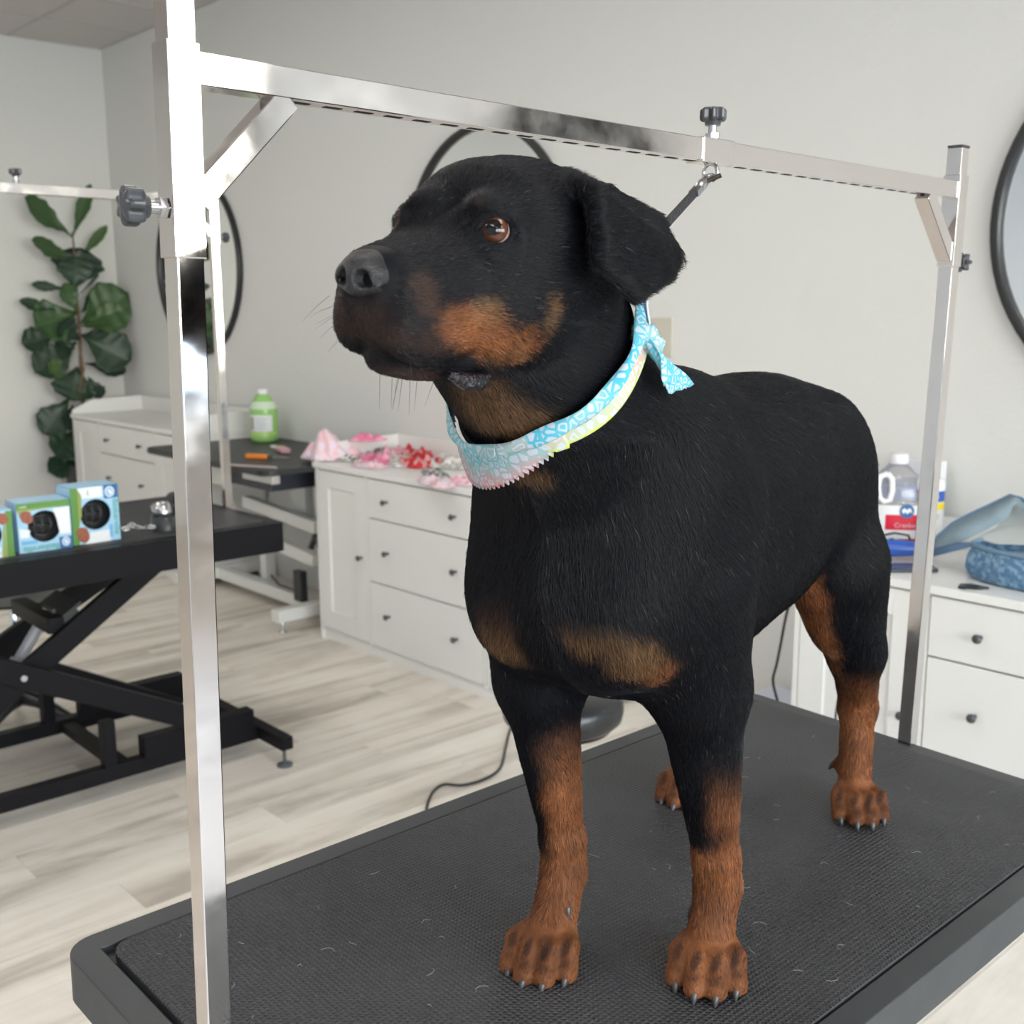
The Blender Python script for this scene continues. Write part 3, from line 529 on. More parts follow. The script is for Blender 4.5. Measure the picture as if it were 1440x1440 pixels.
# tools on the white-based table
r = empty('dog_comb', (-5.05, 2.98, .829), 'white, yellow and pink slicker tools lying by the green jug', 'brush'); 
MB().prism(rrect(-.17, -.016, -.02, .016, .014), 0, .012).ob('handle', wht_m, r, bevel=.003); MB().prism(rrect(-.04, -.03, .05, .02, .012), .004, .022).ob('head', mat('brush_yellow', (.75, .68, .35), .5), r, bevel=.003)
MB().prism(rrect(.0, -.035, .13, .01, .012), .002, .024).ob('pink_pad', mat('brush_pink', (.75, .42, .48), .5), r, bevel=.003); r.rotation_euler = (0, 0, math.radians(-14))
r = empty('stripping_knife', (-4.86, 2.74, .829), 'orange-handled stripping knife with a steel blade', 'knife'); r.rotation_euler = (0, 0, math.radians(28))
MB().prism(rrect(-.075, -.015, .055, .015, .012), 0, .022).ob('handle', mat('orange_plastic', (.80, .24, .03), .4), r, bevel=.005); MB().prism([(.05, -.009), (.165, -.013), (.175, .004), (.05, .009)], .009, .013).ob('blade', steel_m, r)
MB().prism(rrect(.045, -.012, .068, .012, .004), .002, .020).ob('ferrule', mat('dark_ferrule', (.05, .05, .05), .4), r)
# ---- cloths and bows on the middle sideboard -------------------------------------------
def cloth_mat(name, cols, scale=60, rough=.8):
    if name in MATS: return MATS[name]
    m = mat(name, cols[0], rough); N = m.node_tree.nodes; L = m.node_tree.links; t = N.new('ShaderNodeTexCoord'); v = N.new('ShaderNodeTexVoronoi'); v.inputs['Scale'].default_value = scale; L.new(t.outputs['Object'], v.inputs[0])
    r = N.new('ShaderNodeValToRGB'); r.color_ramp.interpolation = 'CONSTANT'; e = r.color_ramp.elements; k = len(cols)
    e[0].position = 0; e[0].color = (*cols[0], 1); e[1].position = 1-1/k; e[1].color = (*cols[-1], 1)
    for i in range(1, k-1): q = e.new(i/k); q.color = (*cols[i], 1)
    sp = N.new('ShaderNodeSeparateColor'); L.new(v.outputs['Color'], sp.inputs[0]); L.new(sp.outputs[0], r.inputs[0]); L.new(r.outputs[0], N['Principled BSDF'].inputs['Base Color']); return m
def crumple(name, loc, sx_, sy_, hgt, m, label, cat, seed, yaw=0, group=None, n=30, rag=.25, th=.0016, octv=4, fr=2.1):
    V = []; F = []; rs = random.Random(seed)
    for i in range(n+1):
        for j in range(n+1):
            u, v = i/n*2-1, j/n*2-1; a = math.atan2(v, u); k = 1+rag*(noise.noise(Vector((math.cos(a)*1.3+seed, math.sin(a)*1.3, seed*.7))))
            R_ = max(abs(u), abs(v)); q = R_/max(1e-6, math.hypot(u, v)); x = u*(q*.55+.45)*k; y = v*(q*.55+.45)*k
            z = noise.fractal(Vector((x*fr+seed*3, y*fr, seed)), .8, 2.2, octv)*.9+.55; z = max(0, z)*(1-R_**3)*1.0+.03*(1+math.sin(14*x+seed)*math.cos(11*y))*(.5)
            V.append((x*sx_, y*sy_, max(.0, z)*hgt+.001))
    F = [(i*(n+1)+j, (i+1)*(n+1)+j, (i+1)*(n+1)+j+1, i*(n+1)+j+1) for i in range(n) for j in range(n)]
    o = MB().add(V, F, True).ob(name, m); o.location = loc; o.rotation_euler = (0, 0, math.radians(yaw)); s = o.modifiers.new('thick', 'SOLIDIFY'); s.thickness = th; s.offset = 1
    return tag(o, label, cat, group)
T0 = .849
pinkw = cloth_mat('pink_print', [(.80, .36, .46), (.85, .70, .72), (.80, .50, .57)], 50); redw = cloth_mat('red_print', [(.50, .02, .03), (.58, .03, .04), (.62, .30, .30)], 35); bww = cloth_mat('check_print', [(.03, .03, .03), (.72, .71, .68), (.30, .30, .30)], 70)
greyw = cloth_mat('grey_print', [(.62, .60, .57), (.42, .40, .38), (.74, .72, .70)], 60); pink2 = cloth_mat('soft_pink', [(.84, .62, .66), (.80, .68, .78), (.82, .52, .58)], 40); hot = cloth_mat('hot_pink', [(.78, .22, .36), (.84, .38, .50)], 30)
def cl(px, py, sx_, sy_, hg, *a, **k): p = atz(px, py, T0); p.y = min(p.y, 3.17); return crumple('bandana', (p.x, p.y, T0), sx_*1.25, sy_*1.2, hg*1.15, *a, **k, group='bandanas heaped on the middle sideboard')
cl(492, 648, .10, .035, .020, bww, 'narrow black and white check bandana nearest the left end of the heap', 'bandana', 3, yaw=20)
cl(520, 640, .10, .05, .035, bww, 'black and white check bandana rising toward the back rail, second from the left end', 'bandana', 5, yaw=40)
cl(548, 633, .06, .05, .055, bww, 'small dark check bandana standing highest against the back rail', 'bandana', 9, yaw=10)
cl(528, 650, .10, .06, .035, hot, 'hot pink bandana in the left part of the heap', 'bandana', 11, yaw=-10)
cl(520, 656, .09, .04, .016, pink2, 'pale pink bandana flat under the hot pink one', 'bandana', 14, yaw=5)
cl(570, 640, .08, .06, .040, pinkw, 'pink printed bandana behind the red ones, in the middle of the heap', 'bandana', 17, yaw=30)
cl(564, 652, .12, .06, .030, greyw, 'grey and white bandana between the hot pink and red ones', 'bandana', 21, yaw=-20)
cl(592, 655, .09, .07, .045, redw, 'deep red bandana at the front of the heap', 'bandana', 25, yaw=15)
cl(602, 645, .11, .07, .050, redw, 'red bandana crumpled highest in the right part of the heap', 'bandana', 27, yaw=-25)
cl(634, 655, .12, .08, .040, greyw, 'pale grey printed bandana at the right of the red ones', 'bandana', 33, yaw=10)
cl(612, 668, .11, .04, .018, bww, 'black-edged white bandana lying flat before the grey one', 'bandana', 36, yaw=-30)
cl(612, 680, .11, .045, .022, pink2, 'pale pink folded bandana nearest the sideboard\'s front edge', 'bandana', 41, yaw=-18)
cl(652, 678, .07, .06, .028, pinkw, 'pink printed bandana beside the hanging tip of the dog\'s bandana', 'bandana', 45, yaw=10)
bag = crumple('cloth_bundle', (-4.50, 2.93, .85), .12, .13, .13, pink2, 'pink and white cloth bundle leaning on the end of the middle sideboard', 'cloth', 52, yaw=-35, rag=.4, octv=2, fr=1.2)
crumple('pink_cloth', (-4.395, 3.06, .93), .09, .05, .03, hot, 'pink cloth strip draped over the raised end of the middle sideboard', 'cloth', 57, yaw=60)
# ---- things on the right sideboard -----------------------------------------------------
T1 = .813
jm = mat('clear_plastic', (.80, .78, .80), .12, Alpha=1.0, Transmission_Weight=.75, IOR=1.35); jr = empty('juice_jug', (aty(1261, 700, 3.13).x, 3.13, T1), 'clear plastic cranberry juice jug with red and white label behind the dog\'s rump', 'jug')
JW, JD, JH = .078, .066, .255
def sect(w_, d_, z, n=28, e=3): return [(w_*math.copysign(abs(math.cos(2*math.pi*i/n))**(2/e), math.cos(2*math.pi*i/n)), d_*math.copysign(abs(math.sin(2*math.pi*i/n))**(2/e), math.sin(2*math.pi*i/n)), z) for i in range(n)]
def loft(secs, n=28):
    V = [p for s in secs for p in s]; F = [(i*n+j, i*n+(j+1) % n, (i+1)*n+(j+1) % n, (i+1)*n+j) for i in range(len(secs)-1) for j in range(n)]; m = MB().add(V, F, True); m.add(secs[0], [tuple(range(n))[::-1]]); m.add(secs[-1], [tuple(range(n))]); return m
jr.rotation_euler = (0, 0, math.radians(38))
loft([sect(JW*.9, JD*.9, 0), sect(JW, JD, .012), sect(JW, JD, .148), sect(JW*.96, JD*.96, .152), sect(JW*.98, JD*.98, .160), sect(JW*.95, JD*.92, .195, e=2.5), sect(JW*.72, JD*.72, .235, e=2.2), sect(JW*.38, JD*.45, .262, e=2), sect(JW*.30, JD*.35, .268, e=2)]).ob('bottle', jm, jr)
loft([sect(JW*.93, JD*.93, .004), sect(JW*.93, JD*.93, .100)]).ob('juice', mat('juice_pink', (.55, .30, .30), .2), jr)
loft([sect(JW*.93, JD*.90, .160), sect(JW*.90, JD*.88, .185, e=2.5), sect(JW*.82, JD*.8, .205, e=2.3)]).ob('blue_liquid', mat('blue_liquid', (.22, .33, .58), .15, nvar=.3, nscale=25), jr)
MB().lathe([(.027, .266), (.028, .270), (.028, .292), (.025, .295), (.001, .295)], n=28).ob('cap', mat('cap_white', (.78, .77, .80), .35), jr)
MB().tube([(-.040, -.055, .240), (-.062, -.060, .232), (-.066, -.062, .200), (-.060, -.062, .168), (-.046, -.062, .156), (-.030, -.062, .162), (-.024, -.062, .190), (-.026, -.060, .225), (-.040, -.055, .240)], .009, 10).ob('handle', mat('handle_white', (.80, .79, .80), .35), jr)
def jlab(x0, x1, z0, z1, m, nm, o=.0012):
    n = 10; V = []
    for z in (z0, z1):
        for i in range(n+1):
            x = x0+(x1-x0)*i/n; y = -(JD+o)*(max(0, 1-abs(x/JW)**3))**(1/3) if abs(x) < JW else 0; V.append((x, y, z))
    return MB().add(V, [(i, i+1, n+2+i, n+1+i) for i in range(n)]).ob(nm, m, jr)
jlab(-.074, .074, .012, .146, mat('juice_label_white', (.80, .79, .79), .4), 'label'); jlab(-.040, .074, .072, .118, mat('juice_label_red', (.62, .01, .04), .4), 'red_band', .0020)
jlab(.0, .072, .014, .045, mat('fruit_print', (.50, .04, .05), .4, nvar=.7, nscale=70), 'fruit_picture', .0020)
JF = lambda x, z, y=0: Matrix.Translation((x, -(JD+.0030)*(max(0, 1-abs(x/JW)**3))**(1/3), z))@Matrix.Rotation(math.radians(90), 4, 'X')
em = MB().lathe([(.021, 0), (.021, .001)], n=28).ob('oval_emblem', dblue_m, jr); em.matrix_local = JF(.020, .130)
em = MB().prism([(-.016, .002), (-.010, -.008), (-.004, -.002), (.002, -.009), (.008, -.001), (.015, -.006), (.012, .006), (.006, .010), (0, .003), (-.007, .010)], .001, .002).ob('wave_emblem', wht_m, jr); em.matrix_local = JF(.020, .130)
text('Cranberry', 'lettering', .020, mat('label_pink', (.80, .45, .48), .5), jr, JF(.028, .086)); text('H', 'letter', .030, wht_m, jr, JF(.048, .058), .0004)
b = MB().b2((-1.73, 3.225, T1), (-1.62, 3.268, T1+.268)).ob('white_carton', mat('carton_white', (.74, .74, .78), .5), bevel=.002); tag(b, 'plain white carton against the wall behind the juice jug', 'carton')
wr = empty('wipes_canister', (-1.615, 3.16, T1), 'white wipes canister with blue and yellow bands, half behind the far chrome post', 'canister')
MB().lathe([(.040, 0), (.042, .004), (.042, .196), (.040, .198)], n=40).ob('canister', mat('canister_white', (.80, .80, .80), .35), wr); MB().lathe([(.043, .196), (.043, .214), (.038, .226), (.001, .228)], n=40).ob('lid', mat('cap_white', (.78, .77, .80), .35), wr)
aw = math.radians(-60)
curved_label(wr, .042, .160, .192, 0, 6.28, mat('band_blue', (.03, .10, .42), .4), 'blue_band', n=40); curved_label(wr, .042, .136, .158, 0, 6.28, mat('band_yellow', (.85, .68, .02), .4), 'yellow_band', n=40)
for i, (z, a) in enumerate(((.118, .5), (.110, .45), (.098, .2), (.090, .25), (.078, .15), (.052, .2), (.040, .45), (.030, .55))): curved_label(wr, .042, z, z+.003, aw-.1, aw+a+.2, mat('label_grey', (.35, .35, .36), .6), 'text_line', .0014)
curved_label(wr, .042, .170, .182, aw+.1, aw+.6, mat('lettering_pale', (.45, .55, .80), .5), 'band_lettering', .0014)
curved_label(wr, .042, .165, .190, aw-1.0, aw-.35, mat('emblem_red', (.65, .35, .35), .5), 'round_mark', .0014)
# blue clipper, tablet, cable, black blade
cr_ = empty('hair_clipper', (-1.625, 2.99, T1+.010), 'blue electric clipper lying before the juice jug', 'clipper'); cr_.rotation_euler = (0, 0, math.radians(35))
MB().lathe([(.001, -.11), (.020, -.105), (.027, -.06), (.026, .0), (.022, .05), (.018, .075), (.001, .08)], (0, 0, .026), 24, RY(90)).ob('body', mat('clipper_blue', (.03, .10, .42), .3), cr_)
MB().prism([(.07, -.018), (.10, -.022), (.10, .022), (.07, .018)], .018, .034).ob('blade', steel_m, cr_, bevel=.002); MB().lathe([(.006, .0), (.006, .004)], (-.01, 0, .050), 14).ob('switch', plasticb_m, cr_)
pts = [(-.10, 0, .03), (-.14, .02, .012), (-.11, .06, .006), (-.04, .05, .05), (.0, .03, .065), (.04, .035, .058), (.06, .06, .010), (.02, .09, .006), (-.10, .10, .006)]
MB().tube(pts, .0035, 8).ob('cord', plasticb_m, cr_)
tb = empty('tablet', (-1.545, 2.90, T1+.0005), 'black phone lying at the front edge of the right sideboard, under the clipper', 'phone'); tb.rotation_euler = (0, 0, math.radians(47))
MB().prism(rrect(-.085, -.042, .085, .042, .012), 0, .009).ob('case', mat('phone_case', (.025, .03, .035), .4), tb, bevel=.002); MB().prism(rrect(-.078, -.036, .078, .036, .008), .009, .0095).ob('screen', mat('phone_screen', (.10, .09, .11), .08), tb)
bl = MB().prism([(-.035, -.012), (-.022, .020), (.006, .024), (.045, -.012), (.012, -.022), (-.010, -.016), (-.022, -.022)], 0, .006).ob('clipper_blade_guard', plasticb_m, bevel=.0008); bl.location = (-1.318, 2.832, T1); bl.rotation_euler = (0, 0, math.radians(40)); tag(bl, 'small black plastic clip in front of the blue mesh bag', 'clip')
# blue mesh bag with a lifted strap
gm_ = cloth_mat('blue_mesh', [(.09, .19, .32), (.14, .26, .40), (.22, .36, .50)], 90); bg_ = empty('mesh_bag', (-1.12, 3.00, T1), 'blue mesh bag with a grey-blue strap on the right sideboard', 'bag')
def hemi(n=30):
    V = []; F = []
    return V, F
def bs(a, z, k=1, sx_=.285, sy_=.125): return (sx_*k*math.copysign(abs(math.cos(a))**.8, math.cos(a)), sy_*k*math.copysign(abs(math.sin(a))**.8, math.sin(a)), z)
n = 48; secs = []
for z, k in ((.0, .90), (.008, .97), (.030, 1.0), (.060, .99), (.082, .955), (.090, .93)):
    secs.append([tuple(Vector(bs(2*math.pi*i/n, z, k*(1+.015*math.sin(9*2*math.pi*i/n)*(z > .01))))) for i in range(n)])
m = MB(); V = [p for s in secs for p in s]; m.add(V, [(i*n+j, i*n+(j+1) % n, (i+1)*n+(j+1) % n, (i+1)*n+j) for i in range(len(secs)-1) for j in range(n)], True); m.add(secs[0], [tuple(range(n))[::-1]])
bo = m.ob('body', gm_, bg_); s = bo.modifiers.new('thick', 'SOLIDIFY'); s.thickness = .004
MB().tube([bs(2*math.pi*i/n, .092, .935) for i in range(n+1)], .006, 8, False).ob('rim_binding', mat('bag_rim', (.16, .26, .36), .7), bg_)
MB().add([bs(2*math.pi*i/n, .055+.012*math.sin(i*.6), .90) for i in range(n)], [tuple(range(n))]).ob('lining', mat('bag_lining', (.42, .44, .47), .7), bg_)
# strap: a wide ribbon from the left end up over the bag, and the grey mesh under it
def ribbon(pts, widths, m, name, parent, th=.0015):
    V = []
    for (a, b) in zip(pts, widths): V += [tuple(Vector(a)+Vector(b)*.5), tuple(Vector(a)-Vector(b)*.5)]
    o = MB().add(V, [(2*i, 2*i+1, 2*i+3, 2*i+2) for i in range(len(pts)-1)], True).ob(name, m, parent); s = o.modifiers.new('thick', 'SOLIDIFY'); s.thickness = th; return o
def bl_(px, py, Y): p = aty(px, py, Y); return Vector((p.x+1.12, p.y-3.00, p.z-T1))
up1 = [bl_(1312, 765, 3.02), bl_(1318, 754, 3.03), bl_(1340, 735, 3.05), bl_(1365, 722, 3.07), bl_(1395, 708, 3.09), bl_(1420, 696, 3.10), bl_(1435, 700, 3.10), bl_(1460, 716, 3.08), bl_(1490, 745, 3.04)]
up0 = [bl_(1312, 782, 3.00), bl_(1330, 772, 3.00), bl_(1352, 762, 3.00), bl_(1375, 750, 3.02), bl_(1400, 738, 3.04), bl_(1418, 726, 3.05), bl_(1428, 705, 3.08), bl_(1452, 735, 3.05), bl_(1482, 762, 3.01)]
ribbon([(a+b)/2 for a, b in zip(up1, up0)], [a-b for a, b in zip(up1, up0)], mat('strap_mesh', (.25, .33, .38), .75, nvar=.15, nscale=40), 'strap', bg_)
MB().tube(up1, .0035, 6).ob('strap_edge', mat('strap_blue', (.10, .19, .33), .7), bg_)
lo1 = [bl_(1310, 772, 2.99), bl_(1345, 763, 2.97), bl_(1375, 762, 2.96), bl_(1395, 772, 2.95)]; lo0 = [bl_(1310, 783, 2.97), bl_(1340, 775, 2.95), bl_(1368, 768, 2.94), bl_(1385, 778, 2.94)]
ribbon([(a+b)/2 for a, b in zip(lo1, lo0)], [a-b for a, b in zip(lo1, lo0)], mat('strap_blue', (.10, .19, .33), .7), 'lower_strap', bg_)
fl = [bl_(1372, 757, 3.02), bl_(1400, 742, 3.06), bl_(1430, 706, 3.12), bl_(1470, 730, 3.12), bl_(1480, 768, 3.06), bl_(1400, 765, 3.02)]
MB().add([tuple(p) for p in fl], [(0, 1, 5), (1, 2, 3), (1, 3, 4, 5)]).ob('mesh_flap', mat('flap_grey', (.46, .48, .47), .8), bg_)
# cords and bin in the gap between the sideboards
cord_m = mat('cord_black', (.02, .02, .02), .5)
def cord(pts, label, rad=.004):
    P = [Vector(p) for p in pts]; out = []
    for i in range(len(P)-1):
        a, b, c, d = P[max(i-1, 0)], P[i], P[i+1], P[min(i+2, len(P)-1)]
        for t in np.linspace(0, 1, 9)[:-1]: t2, t3 = t*t, t**3; out.append(.5*((2*b)+(c-a)*t+(2*a-5*b+4*c-d)*t2+(3*b-a-3*c+d)*t3))
    out.append(P[-1]); o = MB().tube(out, rad, 8).ob('power_cord', cord_m); return tag(o, label, 'cord')
cord([aty(x, y, 2.96) for x, y in ((1128, 800), (1112, 842), (1105, 868), (1098, 905), (1092, 935), (1087, 957), (1093, 985), (1098, 1010))]+[Vector((-1.96, 2.96, .05)), Vector((-1.99, 2.93, .006)), Vector((-2.2, 2.85, .006))], 'black cord hanging down the wall in the gap beside the right sideboard', .0045)
cord([aty(x, y, 2.76) for x, y in ((1190, 930), (1182, 965), (1176, 1000), (1172, 1040))]+[Vector((-1.68, 2.74, .2)), Vector((-1.68, 2.70, .006))], 'black cord hanging in front of the right sideboard behind the dog\'s hock', .0035)
cord([atz(x, y, .006) for x, y in ((598, 1150), (602, 1128), (610, 1112), (625, 1103), (650, 1104), (680, 1096), (703, 1080), (711, 1050), (716, 1030), (724, 1012), (745, 990), (790, 975))], 'black cord snaking over the plank floor under the front table\'s left edge', .0045)
bn = empty('storage_bin', (-2.03, 3.12, 0), 'pale blue plastic bin on the floor in the gap beside the right sideboard', 'bin'); bm_ = mat('bin_plastic', (.55, .60, .74), .3)
m = MB(); 
for z0, z1, k0, k1 in ((0, .20, .9, 1.0),): 
    V = [(a*k*.16, b*k*.13, z) for z, k in ((0, .88), (.20, 1.0)) for a, b in ((-1, -1), (1, -1), (1, 1), (-1, 1))]; m.add(V, [(0, 1, 5, 4), (1, 2, 6, 5), (2, 3, 7, 6), (3, 0, 4, 7), (3, 2, 1, 0)])
m.ob('tub', bm_, bn, bevel=.006); MB().b2((-.168, -.138, .198), (.168, .138, .222)).ob('lid', mat('bin_lid', (.62, .66, .78), .3), bn, bevel=.006)
# stool and pink basket past the table's left rim
s2 = stool((-2.10, 2.09, 0), .50, .17, 'black leather stool glimpsed under the dog\'s chest, beyond the table', rot=.9)
pb = MB().b2((-2.40, 2.50, 0), (-2.28, 2.60, .07)).ob('pink_crate', mat('pink_plastic', (.75, .16, .20), .45), bevel=.01); tag(pb, 'small pinkish-red crate on the floor beyond the table, between the dog\'s front legs', 'crate')
# ---- signed distance sculpting helpers -------------------------------------------------
import numpy as np
def vec(*a): return np.array(a, np.float32)
def unit(v): v = np.asarray(v, np.float32); return v/np.linalg.norm(v)
def smin(a, b, k):
    h = np.clip(.5+.5*(b-a)/k, 0, 1); return b*(1-h)+a*h-k*h*(1-h)
def smax(a, b, k): return -smin(-a, -b, k)
def d_cap(P, a, b, ra, rb):
    a = vec(*a); b = vec(*b); ab = b-a; t = np.clip(((P-a)@ab)/(ab@ab), 0, 1)
    return np.linalg.norm(P-a-t[:, None]*ab, axis=1)-(ra+(rb-ra)*t)
def frame(fw, up=(0, 0, 1)):
    x = unit(fw); y = unit(np.cross(up, x)); z = np.cross(x, y); return np.stack([x, y, z])   # rows
def d_ell(P, c, r, R=None):
    Q = P-vec(*c)
    if R is not None: Q = Q@R.T
    r = vec(*r); k0 = np.linalg.norm(Q/r, axis=1); k1 = np.linalg.norm(Q/(r*r), axis=1)+1e-9
    return k0*(k0-1)/k1
def hermite(xs, ys, x):
    xs = np.asarray(xs, float); ys = np.asarray(ys, float); m = np.gradient(ys, xs)
    i = np.clip(np.searchsorted(xs, x)-1, 0, len(xs)-2); h = xs[i+1]-xs[i]; t = np.clip((x-xs[i])/h, 0, 1)
    return ((2*t**3-3*t**2+1)*ys[i]+(t**3-2*t**2+t)*h*m[i]+(-2*t**3+3*t**2)*ys[i+1]+(t**3-t**2)*h*m[i+1]).astype(np.float32)
def d_loft(P, o, R, st):
    # stations: x, y centre, top z, bottom z, half width, exponent
    Q = (P-vec(*o))@R.T; st = sorted(st); S = np.array(st); xs = S[:, 0]
    x = np.clip(Q[:, 0], xs[0], xs[-1]); yc, zt, zb, w, n = [hermite(xs, S[:, i], x) for i in range(1, 6)]
    zc = (zt+zb)/2; h = np.maximum((zt-zb)/2, .003); w = np.maximum(w, .003)
    u = np.abs(Q[:, 1]-yc)/w; v = np.abs(Q[:, 2]-zc)/h
    k = (u**n+v**n+1e-9)**(1/n); d2 = (k-1)*np.minimum(w, h)*.9
    ex = np.abs(Q[:, 0]-x); return np.where(ex > 0, np.sqrt(np.maximum(d2, 0)**2+ex**2)+np.minimum(d2, 0)*0, d2)
def d_tri(P, a, b, c, r):
    a, b, c = vec(*a), vec(*b), vec(*c); n = unit(np.cross(b-a, c-a))
    def seg(p, q):
        e = q-p; t = np.clip(((P-p)@e)/(e@e), 0, 1); return np.linalg.norm(P-p-t[:, None]*e, axis=1)
    ins = (((P-a)@np.cross(n, b-a)) > 0) & (((P-b)@np.cross(n, c-b)) > 0) & (((P-c)@np.cross(n, a-c)) > 0)
    return np.where(ins, np.abs((P-a)@n), np.minimum(np.minimum(seg(a, b), seg(b, c)), seg(c, a)))-r
def polygonise(fn, lo, hi, res, B=8):
    # block-sparse evaluation, then surface nets
    lo = np.array(lo, float); nb = np.ceil((np.array(hi)-lo)/(res*B)).astype(int); N = nb*B+1
    bi = np.stack(np.meshgrid(*[np.arange(k) for k in nb], indexing='ij'), -1).reshape(-1, 3)
    cen = (lo+(bi+.5)*B*res).astype(np.float32); dc = fn(cen)
    act = bi[np.abs(dc) < B*res*1.25]
    G = np.full(N, 1., np.float32)
    # sign for inactive interior blocks
    neg = bi[dc < -B*res*1.25]
    for b in neg: G[b[0]*B:(b[0]+1)*B+1, b[1]*B:(b[1]+1)*B+1, b[2]*B:(b[2]+1)*B+1] = -1
    loc = np.stack(np.meshgrid(*[np.arange(B+1)]*3, indexing='ij'), -1).reshape(-1, 3)
    for s in range(0, len(act), 400):
        idx = (act[s:s+400, None]*B+loc[None]).reshape(-1, 3)
        G[idx[:, 0], idx[:, 1], idx[:, 2]] = fn((lo+idx*res).astype(np.float32))
    neg = G < 0
    c = [(i, j, k) for i in (0, 1) for j in (0, 1) for k in (0, 1)]
    sh = tuple(np.array(N)-1); cnt = np.zeros(sh, np.int8)
    for i, j, k in c: cnt += neg[i:sh[0]+i, j:sh[1]+j, k:sh[2]+k]
    cells = np.argwhere((cnt > 0) & (cnt < 8)); val = {}
    for q in c: val[q] = G[cells[:, 0]+q[0], cells[:, 1]+q[1], cells[:, 2]+q[2]]
    acc = np.zeros((len(cells), 3)); wt = np.zeros(len(cells))
    for q in c:
        for ax in range(3):
            if q[ax]: continue
            q2 = list(q); q2[ax] = 1; q2 = tuple(q2); a, b = val[q], val[q2]; m = (a < 0) != (b < 0)
            t = np.where(m, a/np.where(m, a-b, 1), 0); p = np.repeat([q], len(cells), 0).astype(float); p[:, ax] = t
            acc += p*m[:, None]; wt += m
    V = lo+(cells+acc/wt[:, None])*res
    ID = np.full(sh, -1, np.int32); ID[cells[:, 0], cells[:, 1], cells[:, 2]] = np.arange(len(cells))
    F = []
    for ax in range(3):
        o1, o2 = [(1, 2), (2, 0), (0, 1)][ax]
        sl0 = [slice(1, -1)]*3; sl0[ax] = slice(0, -1); sl1 = list(sl0); sl1[ax] = slice(1, None)
        A = neg[tuple(sl0)]; Bn = neg[tuple(sl1)]; e = np.argwhere(A != Bn); off = np.ones(3, int); off[ax] = 0; e2 = e+off
        flip = A[e[:, 0], e[:, 1], e[:, 2]]
        def gid(d1, d2):
            x = e2.copy(); x[:, o1] -= d1; x[:, o2] -= d2; return ID[x[:, 0], x[:, 1], x[:, 2]]
        q = np.stack([gid(1, 1), gid(0, 1), gid(0, 0), gid(1, 0)], 1)
        q[~flip] = q[~flip][:, ::-1]; F.append(q)
    F = np.concatenate(F); F = F[(F >= 0).all(1)]
    return V, F
# ---- the dog, in its own frame: x forward, y to its left, z up from the table -----------
HO = vec(.300, .0, .709)                       # head origin, between the eyes
def rotm(yaw, pitch, roll):
    cy, sy, cp, sp, cr, sr = np.cos(yaw), np.sin(yaw), np.cos(pitch), np.sin(pitch), np.cos(roll), np.sin(roll)
    Rz = np.array([[cy, -sy, 0], [sy, cy, 0], [0, 0, 1]]); Ry = np.array([[cp, 0, -sp], [0, 1, 0], [sp, 0, cp]]); Rx = np.array([[1, 0, 0], [0, cr, -sr], [0, sr, cr]])
    return (Rz@Ry@Rx).T.astype(np.float32)      # rows are the axes
HR = rotm(np.radians(-1), np.radians(0), np.radians(-7))
def hp(x, y, z): return HO+vec(x, y, z)@HR
EYES = [hp(-.004, .0400, -.001), hp(-.004, -.0400, -.001)]
PAWS = [dict(c=(.006, .085), d=(.93, .36), leg='front'), dict(c=(.077, -.060), d=(.95, .30), leg='front'),
        dict(c=(-.430, .099), d=(.86, .50), leg='hind'), dict(c=(-.352, -.108), d=(.95, .30), leg='hind')]
def paw_frame(p):
    x = unit((p['d'][0], p['d'][1], 0)); return np.stack([x, vec(-x[1], x[0], 0), vec(0, 0, 1)])
def toe_pts(p):
    R = paw_frame(p); s = .93 if p['leg'] == 'hind' else 1.; out = []
    for y, xk, xt in ((-.0265, .000, .026), (-.0093, .010, .040), (.0093, .010, .040), (.0265, .000, .026)):
        f = lambda x, z: vec(p['c'][0], p['c'][1], 0)+vec(x*s, 0, z)@R
        g = lambda x, yy, z: vec(p['c'][0], p['c'][1], 0)+vec(x*s, yy*s, z)@R
        out.append((g(xk-.014, y*.8, .032), g(xk+.006, y, .030), g(xt-.003, y*1.08, .0125), g(xt+.010, y*1.12, .004)))
    return out
